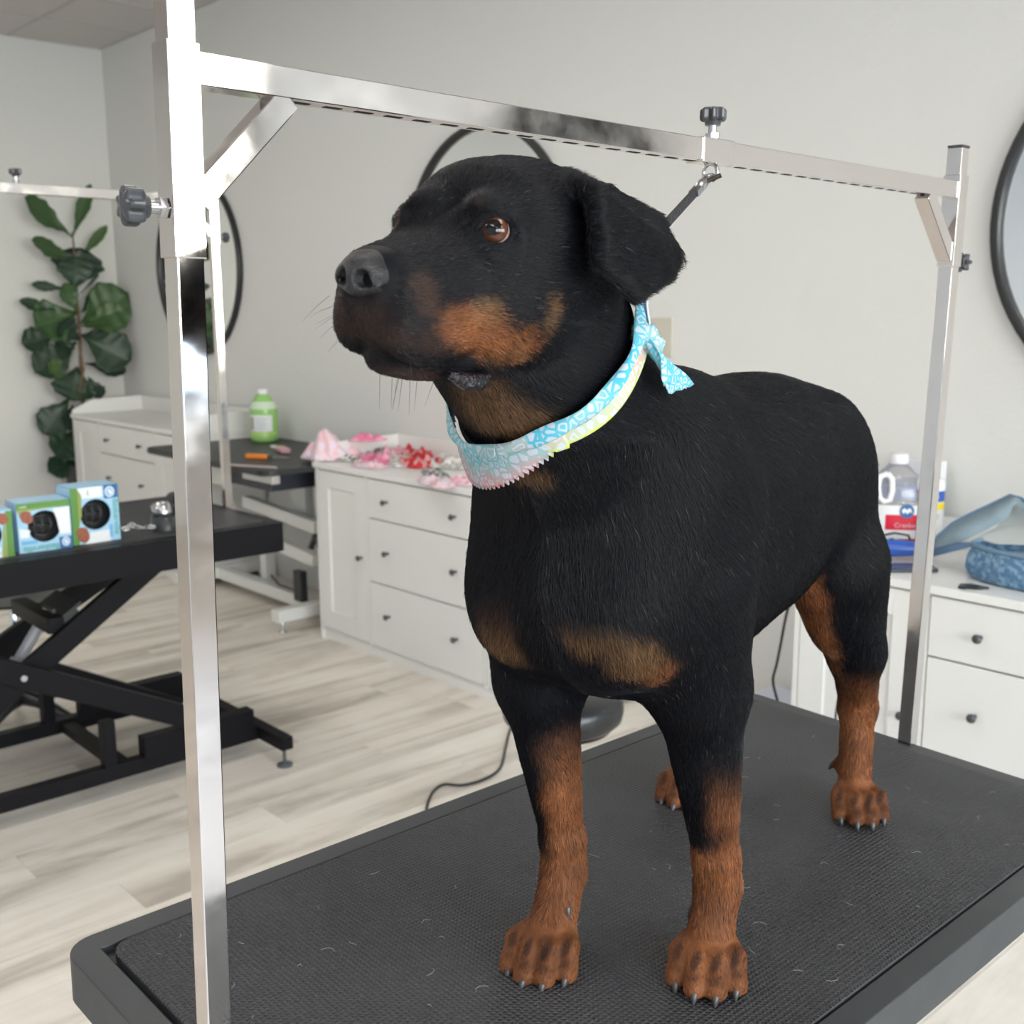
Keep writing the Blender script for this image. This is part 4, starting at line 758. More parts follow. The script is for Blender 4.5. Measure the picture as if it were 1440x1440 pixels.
def dog_sdf(P):
    D = d_loft(P, (0, 0, 0), np.eye(3, dtype=np.float32), BODY)
    for c, r, k in MASS: D = smin(D, d_ell(P, c, r), k)
    for a, b, ra, rb, k in LIMB: D = smin(D, d_cap(P, a, b, ra, rb), k)
    for p in PAWS:
        R = paw_frame(p); c = p['c']; s = .93 if p['leg'] == 'hind' else 1.
        D = smin(D, d_ell(P, vec(c[0], c[1], .020)+vec(-.008, 0, 0)@R, (.034*s, .031*s, .021), R), .014)
        for k1, k2, t1, tip in toe_pts(p):
            t = smin(d_cap(P, k1, k2, .0085, .0108*s), d_cap(P, k2, t1, .0108*s, .0112*s), .004)
            D = smin(D, t, .0035)
    # neck
    D = smin(D, d_loft(P, NECK_O, NECK_R, NECK), .035)
    # head
    H = d_loft(P, HO, HR, SKULL)
    for c, r, k in HMASS:
        Hm = d_ell(P, hp(*c), r, HR); H = smin(H, Hm, k)
    for c, r, k in HCUT: H = smax(H, -d_ell(P, hp(*c), r, HR), k)
    J = d_loft(P, HO, HR, JAW)
    H = smin(H, J, .003)
    for e, s in zip(EYES, (1, -1)):
        H = smax(H, -(np.linalg.norm(P-e, axis=1)-.0112), .003)
        Le = frame(vec(.76, s*.60, .12)@HR); Q = (P-e)@Le.T
        H = smin(H, np.sqrt((np.hypot(Q[:, 1]/1.28, Q[:, 2]+.0006)-.0098)**2+(Q[:, 0]-.0040)**2)-.0031, .0035)
    D = smin(D, H, .022)
    for a, b, ra, rb in GROOVE: D = smax(D, -d_cap(P, hp(*a), hp(*b), ra, rb), .004)
    for tris, k in EARS:
        E = None
        for a, b, c, r in tris:
            t = d_tri(P, hp(*a), hp(*b), hp(*c), r); E = t if E is None else smin(E, t, .003)
        D = smin(D, E, k)
    return D
BODY = [(.180, 0, .43, .41, .006, 2), (.165, 0, .475, .365, .050, 2), (.13, 0, .53, .325, .083, 2.1), (.08, 0, .562, .298, .100, 2.1), (0, 0, .574, .280, .108, 2.1),
        (-.09, 0, .572, .284, .112, 2.1), (-.18, 0, .574, .294, .113, 2.1), (-.26, 0, .577, .300, .110, 2.1), (-.33, 0, .572, .325, .100, 2.1), (-.39, 0, .557, .35, .094, 2.1),
        (-.44, 0, .532, .37, .085, 2), (-.475, 0, .50, .39, .065, 2), (-.50, 0, .455, .425, .01, 2)]
MASS = [((.05, .066, .45), (.085, .048, .13), .03), ((.05, -.076, .45), (.085, .050, .13), .03),       # shoulders
        ((.11, .050, .40), (.060, .045, .065), .03), ((.10, -.064, .395), (.062, .048, .070), .03),       # breast
        ((-.03, .0, .545), (.10, .05, .045), .04),
        ((-.370, .060, .42), (.088, .050, .12), .035), ((-.355, -.066, .42), (.090, .052, .12), .035),   # haunches
        ((-.395, .070, .33), (.062, .040, .10), .03), ((-.385, -.076, .33), (.066, .042, .10), .03)]
LIMB = [((.045, .072, .40), (.012, .073, .30), .054, .044, .03), ((.012, .072, .30), (-.020, .080, .115), .042, .0205, .02),
        ((-.020, .080, .115), (-.024, .081, .085), .0225, .021, .01), ((-.024, .081, .085), (-.006, .082, .035), .021, .023, .012),
        ((.055, -.088, .40), (.046, -.085, .29), .056, .043, .03), ((.046, -.085, .29), (.030, -.067, .115), .039, .0205, .02),
        ((.030, -.067, .115), (.030, -.065, .085), .0225, .021, .01), ((.030, -.065, .085), (.060, -.061, .035), .021, .023, .012),
        ((-.452, .080, .060), (-.460, .062, .054), .009, .006, .004),
        ((-.375, .080, .34), (-.435, .086, .22), .056, .034, .03), ((-.435, .086, .22), (-.468, .083, .135), .032, .0225, .02),
        ((-.466, .083, .135), (-.480, .080, .122), .019, .012, .01), ((-.468, .083, .135), (-.452, .088, .04), .0215, .020, .012),
        ((-.34, -.082, .34), (-.36, -.092, .22), .056, .034, .03), ((-.36, -.092, .22), (-.405, -.095, .135), .032, .0225, .02),
        ((-.405, -.095, .135), (-.42, -.095, .122), .020, .012, .01), ((-.405, -.095, .135), (-.372, -.104, .04), .0215, .020, .012)]
NECK_O = vec(.02, 0, .46); NECK_R = frame((.20, 0, .185))
NECK = [(-.02, 0, .105, -.12, .115, 2), (.06, 0, .10, -.115, .108, 2), (.13, 0, .09, -.095, .092, 2), (.20, 0, .080, -.078, .080, 2), (.26, 0, .07, -.07, .072, 2), (.30, 0, .04, -.04, .04, 2)]
SKULL = [(.086, 0, -.026, -.062, .016, 2.3), (.077, 0, -.020, -.076, .027, 2.4), (.060, 0, -.015, -.083, .034, 2.5), (.04, 0, -.010, -.087, .039, 2.6), (.015, 0, -.002, -.090, .046, 2.5),
         (-.008, 0, .022, -.092, .055, 2.4), (-.03, 0, .042, -.094, .066, 2.4), (-.06, 0, .051, -.096, .072, 2.3), (-.10, 0, .052, -.094, .072, 2.1), (-.14, 0, .040, -.09, .064, 2.1), (-.17, 0, .015, -.06, .045, 2), (-.185, 0, -.01, -.03, .01, 2)]
HMASS = [((-.045, .046, -.055), (.050, .026, .036), .02), ((-.045, -.046, -.055), (.050, .026, .036), .02),      # cheeks
         ((-.008, .029, .015), (.016, .013, .009), .012), ((-.010, -.026, .014), (.015, .012, .008), .012),         # brows
         ((.045, .026, -.070), (.038, .016, .023), .012), ((.043, -.022, -.070), (.036, .016, .024), .012),       # flews
         ((.066, .012, -.062), (.014, .016, .017), .01), ((.064, -.010, -.062), (.012, .014, .016), .01),
         ((-.010, .043, -.017), (.022, .010, .007), .008), ((-.010, -.043, -.017), (.022, .010, .007), .008)]
HCUT = [((.012, 0, .018), (.022, .008, .010), .012)]
JAW = [(.066, 0, -.086, -.088, .005, 2), (.060, 0, -.076, -.098, .018, 2), (.045, 0, -.075, -.104, .026, 2.2), (.01, 0, -.075, -.108, .032, 2.2), (-.03, 0, -.07, -.112, .040, 2.2), (-.08, 0, -.07, -.118, .05, 2), (-.10, 0, -.09, -.11, .02, 2)]
_mp = [(.0800, .0, -.0775), (.0745, .006, -.0800), (.0655, .0125, -.0880), (.0600, .0190, -.0925), (.0500, .0260, -.0965), (.035, .0310, -.0995), (.018, .0350, -.1015), (.000, .038, -.103)]
GROOVE = [((.092, 0, -.060), (.082, 0, -.078), .0015, .0015)]+[((a[0], s*a[1], a[2]), (b[0], s*b[1], b[2]), .0026, .0026) for s in (1, -1) for a, b in zip(_mp[:-1], _mp[1:])]
def ear(s, x=0, z=0):
    q = lambda a, b, c: (a+x, s*b, c+z)
    A, B, C, F, T, G, H, I = q(-.084, .042, .040), q(-.140, .044, .034), q(-.066, .074, .032), q(-.054, .094, -.014), q(-.088, .107, -.036), q(-.146, .101, -.021), q(-.178, .090, -.006), q(-.162, .078, .018)
    K = q(-.122, .096, .004)
    return [(A, C, B, .006), (B, C, K, .006), (C, F, K, .0055), (F, T, K, .0055), (T, G, K, .0055), (G, H, K, .0055), (H, I, K, .0055), (I, B, K, .006)]
EARS = [(ear(1), .010), (ear(-1, -.01, -.012), .010)]
# ---- fiddle-leaf fig --------------------------------------------------------------------
PX_ = -7.53; pb_ = aty(121, 650, 2.93); pp = atx(121, 650, PX_); pl = empty('fiddle_leaf_fig', (PX_, pp.y, 0), 'tall fiddle-leaf fig in a dark pot in the far corner', 'potted plant')
MB().lathe([(.10, 0), (.125, .38), (.145, .50), (.150, .52), (.138, .52), (.130, .49), (.001, .48)], n=32).ob('pot', mat('pot_dark', (.05, .05, .055), .5), pl)
MB().lathe([(.130, .485), (.001, .495)], n=24).ob('soil', mat('soil', (.05, .035, .025), .9, bump=.5), pl)
stem_px = [(121, 660), (119, 600), (114, 530), (112, 470), (108, 420), (106, 380), (103, 340), (101, 325)]
def lp(x, y, X=PX_): p = atx(x, y, X); return Vector((p.x-PX_, p.y-pp.y, p.z))
MB().tube([lp(*q) for q in stem_px], [.014, .013, .012, .011, .010, .009, .006, .004], 10).ob('stem', mat('bark', (.16, .10, .06), .8, nvar=.3, nscale=30), pl)
MB().tube([lp(118, 580), lp(112, 545, PX_+.06), lp(118, 520, PX_+.08), lp(112, 490, PX_+.05)], .008, 8).ob('stem', MATS['bark'], pl)
def leaf_mat(i, c, c2):
    m = mat('leaf_%d' % i, c, .42); N = m.node_tree.nodes; L = m.node_tree.links; t = N.new('ShaderNodeTexCoord'); sx = N.new('ShaderNodeSeparateXYZ'); L.new(t.outputs['UV'], sx.inputs[0])
    # pale midrib and side veins from the leaf's own coordinates
    ab = N.new('ShaderNodeMath'); ab.operation = 'ABSOLUTE'; L.new(sx.outputs[0], ab.inputs[0])
    ad = N.new('ShaderNodeMath'); ad.operation = 'MULTIPLY_ADD'; ad.inputs[1].default_value = -.55; L.new(ab.outputs[0], ad.inputs[0]); L.new(sx.outputs[1], ad.inputs[2])
    mo = N.new('ShaderNodeMath'); mo.operation = 'MULTIPLY'; mo.inputs[1].default_value = 48; L.new(ad.outputs[0], mo.inputs[0]); si = N.new('ShaderNodeMath'); si.operation = 'SINE'; L.new(mo.outputs[0], si.inputs[0])
    g1 = N.new('ShaderNodeMapRange'); g1.inputs[1].default_value = .93; g1.inputs[2].default_value = 1; g1.inputs[3].default_value = 0; g1.inputs[4].default_value = .45; L.new(si.outputs[0], g1.inputs[0])
    g2 = N.new('ShaderNodeMapRange'); g2.inputs[1].default_value = .0; g2.inputs[2].default_value = .05; g2.inputs[3].default_value = .8; g2.inputs[4].default_value = 0; L.new(ab.outputs[0], g2.inputs[0])
    mxm = N.new('ShaderNodeMath'); mxm.operation = 'MAXIMUM'; L.new(g1.outputs[0], mxm.inputs[0]); L.new(g2.outputs[0], mxm.inputs[1])
    n = N.new('ShaderNodeTexNoise'); n.inputs['Scale'].default_value = 3; L.new(t.outputs['UV'], n.inputs[0]); mx = N.new('ShaderNodeMix'); mx.data_type = 'RGBA'; mx.inputs['A'].default_value = (*c, 1); mx.inputs['B'].default_value = (*[q*1.5 for q in c], 1); L.new(n.outputs[0], mx.inputs['Factor'])
    m2 = N.new('ShaderNodeMix'); m2.data_type = 'RGBA'; m2.inputs['B'].default_value = (*c2, 1); L.new(mx.outputs['Result'], m2.inputs['A']); L.new(mxm.outputs[0], m2.inputs['Factor']); L.new(m2.outputs['Result'], N['Principled BSDF'].inputs['Base Color']); return m
def sm(x, a, b): t = np.clip((x-a)/(b-a), 0, 1); return t*t*(3-2*t)
LM = [leaf_mat(0, (.014, .036, .018), (.05, .10, .04)), leaf_mat(1, (.028, .070, .020), (.08, .15, .045)), leaf_mat(2, (.011, .028, .018), (.035, .07, .03)), leaf_mat(3, (.042, .085, .022), (.10, .17, .055))]
def leaf(b, t, wid, mi, seed, face=.0):
    rs = random.Random(seed); b = Vector(b); t = Vector(t); ax = t-b; Ln = ax.length; ax.normalize(); view = Vector((1, rs.uniform(-.5, .1), rs.uniform(-.1, .6)+face)).normalized(); nrm = (view-ax*view.dot(ax)).normalized(); sd = ax.cross(nrm)
    n, k = 22, 8; V = []; UV = []
    for i in range(n+1):
        s = i/n; w = wid*.62*(math.sin(math.pi*min(1, s**1.45))**.62)*(.45+.55*sm(np.array(s), .05, .6).item())
        w = max(w, .003*(1-s)+.001)
        for j in range(-k, k+1):
            q = j/k; z = .10*wid*(abs(q)**1.4)*1.1+.035*wid*math.sin(s*26+q*3+seed)*abs(q)**1.5-.10*Ln*math.sin(math.pi*s)*.6+.14*Ln*(s-.4)**2*(-1)
            pt = b+ax*(Ln*s)+sd*(w*q*(1+.06*math.sin(s*31+seed*2)*abs(q)))+nrm*z; pt.y = min(pt.y, Y1-.012-pp.y); V.append(tuple(pt)); UV.append((q, s))
    m = 2*k+1; F = [(i*m+j, i*m+j+1, (i+1)*m+j+1, (i+1)*m+j) for i in range(n) for j in range(2*k)]
    mb = MB().add(V, F, True); o = mb.ob('leaf', LM[mi], pl); uv = o.data.uv_layers.new(name='uv')
    for l in o.data.loops: uv.data[l.index].uv = UV[l.vertex_index]
    s = o.modifiers.new('thick', 'SOLIDIFY'); s.thickness = .0015; return o
LV = [((310, 315), (112, 140), 85, 1), ((312, 318), (388, 85), 48, 1), ((330, 420), (142, 325), 74, 1), ((345, 405), (462, 264), 36, 3), ((322, 545), (345, 365), 165, 2), ((318, 545), (330, 400), 120, 0), ((345, 560), (425, 478), 12, 0),
      ((285, 540), (138, 520), 34, 0), ((240, 632), (86, 588), 46, 0), ((345, 690), (550, 560), 165, 1), ((355, 700), (555, 640), 110, 3), ((335, 640), (150, 700), 150, 1), ((330, 640), (278, 515), 66, 1), ((370, 705), (515, 670), 70, 0), ((240, 740), (95, 775), 96, 0),
      ((350, 740), (562, 850), 150, 0), ((330, 770), (150, 900), 125, 0), ((350, 740), (505, 735), 70, 2), ((370, 860), (545, 890), 62, 2), ((330, 875), (312, 1022), 150, 0), ((380, 920), (432, 1010), 70, 2), ((300, 1010), (185, 1165), 115, 0), ((310, 1040), (300, 1150), 70, 2),
      ((320, 1150), (245, 1262), 105, 0), ((325, 1280), (208, 1325), 86, 0), ((320, 800), (235, 760), 90, 0), ((345, 760), (255, 690), 90, 2), ((335, 1190), (352, 1280), 60, 2), ((350, 640), (440, 560), 60, 0), ((300, 850), (215, 900), 70, 3)]
for i, (a, b, w, mi) in enumerate(LV):
    dx = random.Random(i).uniform(-.05, .13); cv = lambda q, d: lp(q[0]/3.0625, 230+q[1]/3.0625, PX_+d); leaf(cv(a, dx*.2), cv(b, dx), w/3.0625/209, mi, i)
# ---- the dog: surface, coat, fur ---------------------------------------------------------
DM = np.array([-.70, .80, -.652+1.55]); DD = np.array([.24, -.97, 0]); DD /= np.linalg.norm(DD); ang = math.atan2(DD[1], DD[0])
DOGM = Matrix.Translation(Vector(DM))@Matrix.Rotation(ang, 4, 'Z')
V, Fq = polygonise(dog_sdf, (-.60, -.20, -.002), (.43, .20, .80), DOGRES)
V = V.astype(np.float64)
# light smoothing along the surface grid
def smooth(V, F, it, lam=.5):
    E = np.concatenate([F[:, [0, 1]], F[:, [1, 2]], F[:, [2, 3]], F[:, [3, 0]]]); E = np.concatenate([E, E[:, ::-1]])
    cnt = np.bincount(E[:, 0], minlength=len(V))[:, None]
    for _ in range(it):
        S = np.stack([np.bincount(E[:, 0], weights=V[E[:, 1], k], minlength=len(V)) for k in range(3)], 1); V = V+(S/np.maximum(cnt, 1)-V)*lam
    return V
V = smooth(V, Fq, 2)
_h = (V-HO)@HR.T; em_ = (sm(np.abs(_h[:, 1]), .070, .082)*(V[:, 2] > .60))[:, None] if False else (np.clip((np.abs(_h[:, 1])-.070)/.012, 0, 1)*(V[:, 2] > .60))[:, None]; V = V*(1-em_)+smooth(V, Fq, 7)*em_
me = bpy.data.meshes.new('dog'); me.vertices.add(len(V)); me.vertices.foreach_set('co', V.ravel()); me.loops.add(len(Fq)*4); me.loops.foreach_set('vertex_index', Fq.ravel().astype(np.int32)); me.polygons.add(len(Fq)); me.polygons.foreach_set('loop_start', np.arange(0, len(Fq)*4, 4)); me.update(calc_edges=True); me.polygons.foreach_set('use_smooth', [True]*len(Fq)); me.update()
dog = bpy.data.objects.new('dog', me); C.objects.link(dog); dog.matrix_world = DOGM; tag(dog, 'black and tan rottweiler standing on the grooming table, looking up to the left', 'dog')
# coat pattern: rust-coloured patches of the breed, given in the dog's own frame
def nz(P, s, seed=0):
    # cheap smooth noise
    a = P*s+seed; return (np.sin(a[:, 0]*1.7+np.sin(a[:, 1]*2.1))+np.sin(a[:, 1]*1.9+np.sin(a[:, 2]*1.8))+np.sin(a[:, 2]*2.3+np.sin(a[:, 0]*2.2)))/3
hd = lambda x, y, z: tuple(hp(x, y, z))
PATCH = [  # centre, radii, strength, kind (0 rust, 1 gold, 2 brown)
    (hd(-.006, .056, -.078), (.026, .028, .017), 1., 0), (hd(.012, .050, -.070), (.024, .022, .017), .95, 0), (hd(.034, .044, -.064), (.020, .018, .015), .7, 0), (hd(.012, .052, -.054), (.011, .02, .011), .55, 1), (hd(-.012, .056, -.087), (.016, .022, .011), .9, 1),
    (hd(.060, .032, -.046), (.012, .016, .016), .7, 2), (hd(.048, .038, -.072), (.020, .016, .018), .4, 2), (hd(.078, .010, -.078), (.020, .03, .030), .45, 2), (hd(.084, -.02, -.066), (.012, .014, .022), .7, 2), (hd(.045, .0, -.108), (.035, .04, .016), .7, 2),
    (hd(-.033, .072, -.054), (.008, .02, .014), .55, 1), (hd(.007, .031, .019), (.004, .005, .004), .4, 2), (hd(.007, -.029, .019), (.004, .005, .004), .4, 2),
    ((.262, .0, .575), (.032, .040, .030), .50, 1), ((.252, .020, .570), (.030, .030, .022), .5, 1),
    ((.166, -.055, .375), (.035, .030, .030), .62, 2), ((.166, -.058, .350), (.035, .030, .030), .60, 1), ((.166, .052, .380), (.030, .034, .016), .60, 1), ((.150, .078, .362), (.028, .028, .024), .75, 1), ((.165, .026, .388), (.03, .02, .012), .5, 2), ((.12, .085, .343), (.02, .02, .018), .6, 0),
    ((.21, .008, .522), (.014, .022, .012), .5, 1)]
for s in (1, -1): PATCH += [(hd(-.010, -.058, -.078), (.034, .030, .024), 1., 0), (hd(.03, -.046, -.066), (.03, .02, .02), .7, 0)] if s < 0 else []
def sm(x, a, b): t = np.clip((x-a)/(b-a), 0, 1); return t*t*(3-2*t)
def coat(P):
    P = P.astype(np.float64); w = np.zeros((len(P), 3)); nn = nz(P, 90)*.16+nz(P, 260, 3)*.10
    for c, r, st, k in PATCH:
        d = np.sqrt((((P-np.array(c))/np.array(r))**2).sum(1)); v = st*(1-sm(d+nn, .55, 1.25)); w[:, k] = np.maximum(w[:, k], v)
    x, y, z = P.T
    # front legs
    for cx, cy, dx in ((.0, .078, 0), (.036, -.070, 0)):
        near = (1-sm(np.hypot(x-cx, y-cy), .075+.05*(z < .07), .085+.05*(z < .07)))*(z < .40)
        inner = sm(-(y-cy)*np.sign(cy)+.35*(x-cx)+nz(P, 60)*.006, -.006, .016)
        if cy > 0:
            band = np.where(z > .135, sm((x-cx)*.1+(y-cy)+nz(P, 50)*.006, .006, .026)*(1-sm(z+nz(P, 35)*.012, .15, .25)), 1); low = 1-sm(z+nz(P, 55)*.016-.75*(y-cy), .105, .150)
        else:
            band = sm((y-cy)+.3*(x-cx)+nz(P, 50)*.006, -.004, .016)*(1-sm(z+nz(P, 35)*.012-.6*(y-cy), .165, .255)); low = 1-sm(z+nz(P, 55)*.014, .085, .120)
        w[:, 0] = np.maximum(w[:, 0], near*np.maximum(low, band*.95))
    # hind legs: rust on the inside and front, black behind and outside
    for cx, cy in ((-.43, .086), (-.37, -.095)):
        near = (1-sm(np.hypot((x-cx)*.7, y-cy), .095, .11))*(z < .37)
        t = np.clip((z-.12)/.25, 0, 1); front = cx+.010+.165*t; f_in = sm((x-front)+.9*(cy-y)*np.sign(cy)+nz(P, 55)*.007+.022, -.008, .012)*(1-sm(z, .330, .365))
        low = 1-sm(z+nz(P, 40)*.010, .14, .215); back = sm(-(x-(cx-.032)), .002, .010)*(z > .035)*(z < .14)
        w[:, 0] = np.maximum(w[:, 0], near*np.maximum(low*(1-.9*back), f_in*(z > .09)))
    # dark pencil marks on the toes
    mark = np.zeros(len(P))
    for p in PAWS:
        for k1, k2, t1, tip in toe_pts(p):
            q = (k2*.55+t1*.45)+np.array((0, 0, .010)); mark = np.maximum(mark, .9*(1-sm(np.sqrt((((P-q)/np.array((.015, .0056, .013)))**2).sum(1)), .45, 1.15))); mark = np.maximum(mark, .8*(1-sm(np.linalg.norm(P-(t1+np.array((0, 0, .008))), axis=1)/.008, .4, 1.1)))
    w *= (1-.85*mark)[:, None]
    # lips and eyelids stay black
    h = (P-HO)@HR.T.astype(np.float64)
    lip = (1-sm(np.abs(h[:, 2]+.094-.10*h[:, 0]), .004, .010))*(h[:, 0] > -.02)*(h[:, 0] < .1); w *= (1-.8*lip)[:, None]
    return np.clip(w, 0, 1)
COLS = np.array([(.215, .078, .030), (.21, .110, .050), (.060, .031, .022)]); BLK = np.array((.0030, .0032, .0056))
def coat_rgb(P, var=None):
    w = coat(P); s = w.sum(1, keepdims=True); k = np.clip(s, 0, 1); c = (w@COLS)/np.maximum(s, 1e-6)
    v_ = np.clip(.5+.5*nz(P, 38, 7)+.35*nz(P, 120, 2), 0, 1)[:, None]; c = c*(.62+.62*v_)+np.array((.03, .018, .008))*np.clip(v_-.6, 0, 1); rgb = BLK*(1-k)+c*k
    if var is not None: rgb = rgb*var
    return rgb, k[:, 0]
rgb, kk = coat_rgb(V)
att = me.color_attributes.new('coat', 'FLOAT_COLOR', 'POINT'); att.data.foreach_set('color', np.concatenate([rgb*.75, np.ones((len(V), 1))], 1).astype(np.float32).ravel())
skin = mat('dog_skin', (.02, .02, .02), .6, Specular_IOR_Level=.15); N = skin.node_tree.nodes; L = skin.node_tree.links; a = N.new('ShaderNodeAttribute'); a.attribute_name = 'coat'; L.new(a.outputs['Color'], N['Principled BSDF'].inputs['Base Color']); dog.data.materials.append(skin)
# eyes
gz = unit(vec(.87, .42, .22)); EYR = .0108
eye_m = mat('eyeball', (.02, .01, .008), .03, Specular_IOR_Level=.45); N = eye_m.node_tree.nodes; L = eye_m.node_tree.links
t = N.new('ShaderNodeTexCoord'); sx = N.new('ShaderNodeSeparateXYZ'); L.new(t.outputs['Object'], sx.inputs[0]); r = N.new('ShaderNodeValToRGB'); mrg = N.new('ShaderNodeMapRange'); mrg.inputs[1].default_value = 0; mrg.inputs[2].default_value = EYR; L.new(sx.outputs[2], mrg.inputs[0]); L.new(mrg.outputs[0], r.inputs[0])
e = r.color_ramp.elements; e[0].position = 0; e[0].color = (.34, .24, .22, 1); e[1].position = 1; e[1].color = (.002, .002, .002, 1)
for p, c in ((.40, (.30, .19, .17)), (.50, (.010, .005, .004)), (.56, (.060, .018, .010)), (.82, (.085, .028, .012)), (.87, (.003, .002, .002))): q = e.new(p); q.color = (*c, 1)
L.new(r.outputs[0], N['Principled BSDF'].inputs['Base Color'])
for i, ec in enumerate(EYES):
    g = Vector(gz) if i == 0 else Vector((.86, -.42, .25)).normalized(); m = MB(); prof = [(EYR*math.sin(t), -EYR*math.cos(t)) for t in np.linspace(.01, math.pi-.01, 28)]
    o = m.lathe(prof, n=36).ob('eye', eye_m, dog); R = g.to_track_quat('Z', 'Y').to_matrix().to_4x4(); R.translation = Vector(ec)-Vector(g)*.0002; o.matrix_local = R
# nose pad
def nose_sdf(P):
    q = (P-HO)@HR.T; D = d_ell(q, (.0825, 0, -.0365), (.0140, .0178, .0145)); D = smin(D, d_ell(q, (.074, .0, -.031), (.013, .0165, .011)), .008)
    for s in (1, -1):
        D = smin(D, d_ell(q, (.0805, s*.0145, -.0385), (.0100, .0066, .0082)), .005)
        D = smax(D, -d_ell(q, (.0945, s*.0082, -.0378), (.010, .0050, .0056)), .003)
        D = smax(D, -d_cap(q, (.0900, s*.0122, -.040), (.078, s*.0225, -.0425), .0022, .0016), .002)
    D = smax(D, -d_cap(q, (.0975, 0, -.036), (.092, 0, -.053), .0010, .0016), .0015)
    return D
nc = hp(.08, 0, -.035); NV, NF = polygonise(nose_sdf, nc-.034, nc+.034, .0009, B=8); NV = smooth(NV, NF, 2)
o = bpy.data.objects.new('nose', bpy.data.meshes.new('nose')); o.data.from_pydata(NV.tolist(), [], NF.tolist()); o.data.polygons.foreach_set('use_smooth', [True]*len(NF)); C.objects.link(o); o.parent = dog
o.data.materials.append(mat('nose_leather', (.010, .010, .012), .36, bump=.35, bscale=900))
# wet lower lip showing at the mouth corner
lip_m = mat('wet_lip', (.012, .010, .013), .14, bump=.6, bscale=260)
MB().tube([hp(.030, .036, -.098), hp(.014, .039, -.1035), hp(-.002, .039, -.1045), hp(-.014, .038, -.101)], [.003, .0065, .0068, .003], 12).ob('lower_lip', lip_m, dog)
# claws
claw_m = mat('claw', (.045, .043, .045), .35)
def claw(b, d, L0, r0):
    b = Vector(b); d = Vector(d).normalized(); dn = Vector((0, 0, -1)); pts = [b+d*(L0*t)+dn*(L0*.55*t*t) for t in (0, .3, .6, .85, 1)]
    MB().tube(pts, [r0, r0*.92, r0*.7, r0*.4, r0*.12], 10).ob('claw', claw_m, dog)
for p in PAWS:
    fw = Vector((p['d'][0], p['d'][1], 0)).normalized()
    for k1, k2, t1, tip in toe_pts(p): claw(Vector(t1)+fw*.0068+Vector((0, 0, -.0015)), fw*.8+Vector((0, 0, -.55)), .0078, .0044)
claw((-.461, .060, .054), (.1, -.8, -.5), .011, .0050); claw((-.008, .062, .062), (.3, -.5, -.9), .009, .0034); claw((.058, -.044, .060), (.4, .4, -.9), .009, .0034)
# ---- fur -------------------------------------------------------------------------------
tri = np.concatenate([Fq[:, [0, 1, 2]], Fq[:, [0, 2, 3]]]); A_, B_, C_ = V[tri[:, 0]], V[tri[:, 1]], V[tri[:, 2]]
fn_ = np.cross(B_-A_, C_-A_); ar = np.linalg.norm(fn_, axis=1); vn = np.zeros_like(V)
for k in range(3): 
    for c in range(3): vn[:, c] += np.bincount(tri[:, k], weights=fn_[:, c], minlength=len(V))
vn /= np.linalg.norm(vn, axis=1)[:, None]+1e-12
cen = (A_+B_+C_)/3; hh = (cen-HO)@HR.T
ishead = (hh[:, 0] > -.15)&(cen[:, 2] > .56); wgt = ar*np.where(ishead, 2.0, 1.0)*np.where(cen[:, 2] < .004, 0, 1)
rng = np.random.default_rng(5); cdf = np.cumsum(wgt); cdf /= cdf[-1]; idx = np.searchsorted(cdf, rng.random(NHAIR)); idx = np.minimum(idx, len(tri)-1)
uu = rng.random((NHAIR, 2)); fl = uu.sum(1) > 1; uu[fl] = 1-uu[fl]; w0 = 1-uu.sum(1)
T = tri[idx]; P = V[T[:, 0]]*w0[:, None]+V[T[:, 1]]*uu[:, :1]+V[T[:, 2]]*uu[:, 1:]; Nn = vn[T[:, 0]]*w0[:, None]+vn[T[:, 1]]*uu[:, :1]+vn[T[:, 2]]*uu[:, 1:]; Nn /= np.linalg.norm(Nn, axis=1)[:, None]
h = (P-HO)@HR.T; x, y, z = P.T
head = sm(h[:, 0], -.20, -.13)*(z > .555); leg = 1-sm(z, .27, .36)
d_body = np.stack([-np.ones(NHAIR), .0*y, -.45-.6*sm(np.abs(y), .03, .11)], 1); d_leg = np.stack([-.15*np.ones(NHAIR), .0*y, -np.ones(NHAIR)], 1)
d_head = np.stack([-np.ones(NHAIR), y*6, -.10+.9*(h[:, 2] < -.06)*(h[:, 0] < .0)*(-.6)+0*y], 1); chest = sm(x, .06, .15)*(z > .3)*(z < .56)
d_chest = np.stack([-.15*np.ones(NHAIR), np.sign(y)*.25, -np.ones(NHAIR)], 1)
dr = d_body*(1-leg)[:, None]+d_leg*leg[:, None]; dr = dr*(1-chest)[:, None]+d_chest*chest[:, None]; dr = dr*(1-head)[:, None]+d_head*head[:, None]
paw = (z < .03); 
for p in PAWS:
    near = (np.hypot(x-p['c'][0], y-p['c'][1]) < .06)&(z < .05); dr[near] = np.array((p['d'][0], p['d'][1], -.35))
dr += np.stack([nz(P, 30, 1), nz(P, 30, 5), nz(P, 30, 9)], 1)*.28+rng.normal(0, .16, (NHAIR, 3))
dr -= Nn*(dr*Nn).sum(1)[:, None]; dr /= np.linalg.norm(dr, axis=1)[:, None]+1e-9
ln = .0125*(1-leg)+.0095*leg; ln = ln*(1-head)+head*(.0062+.004*sm(-h[:, 0], .0, .08)); ln = np.where(head > .5, np.where(h[:, 0] > .03, .0052, ln), ln); ln = np.where((head < .3)&(z > .53)&(x > -.05), .0135, ln); ln = np.where((x < -.40)&(z > .25)&(x < -.42), .013, ln)
ln = np.where(z < .05, .0045, ln)*rng.uniform(.7, 1.2, NHAIR)
lift = np.where(head > .5, .30, .28)+rng.normal(0, .06, NHAIR)
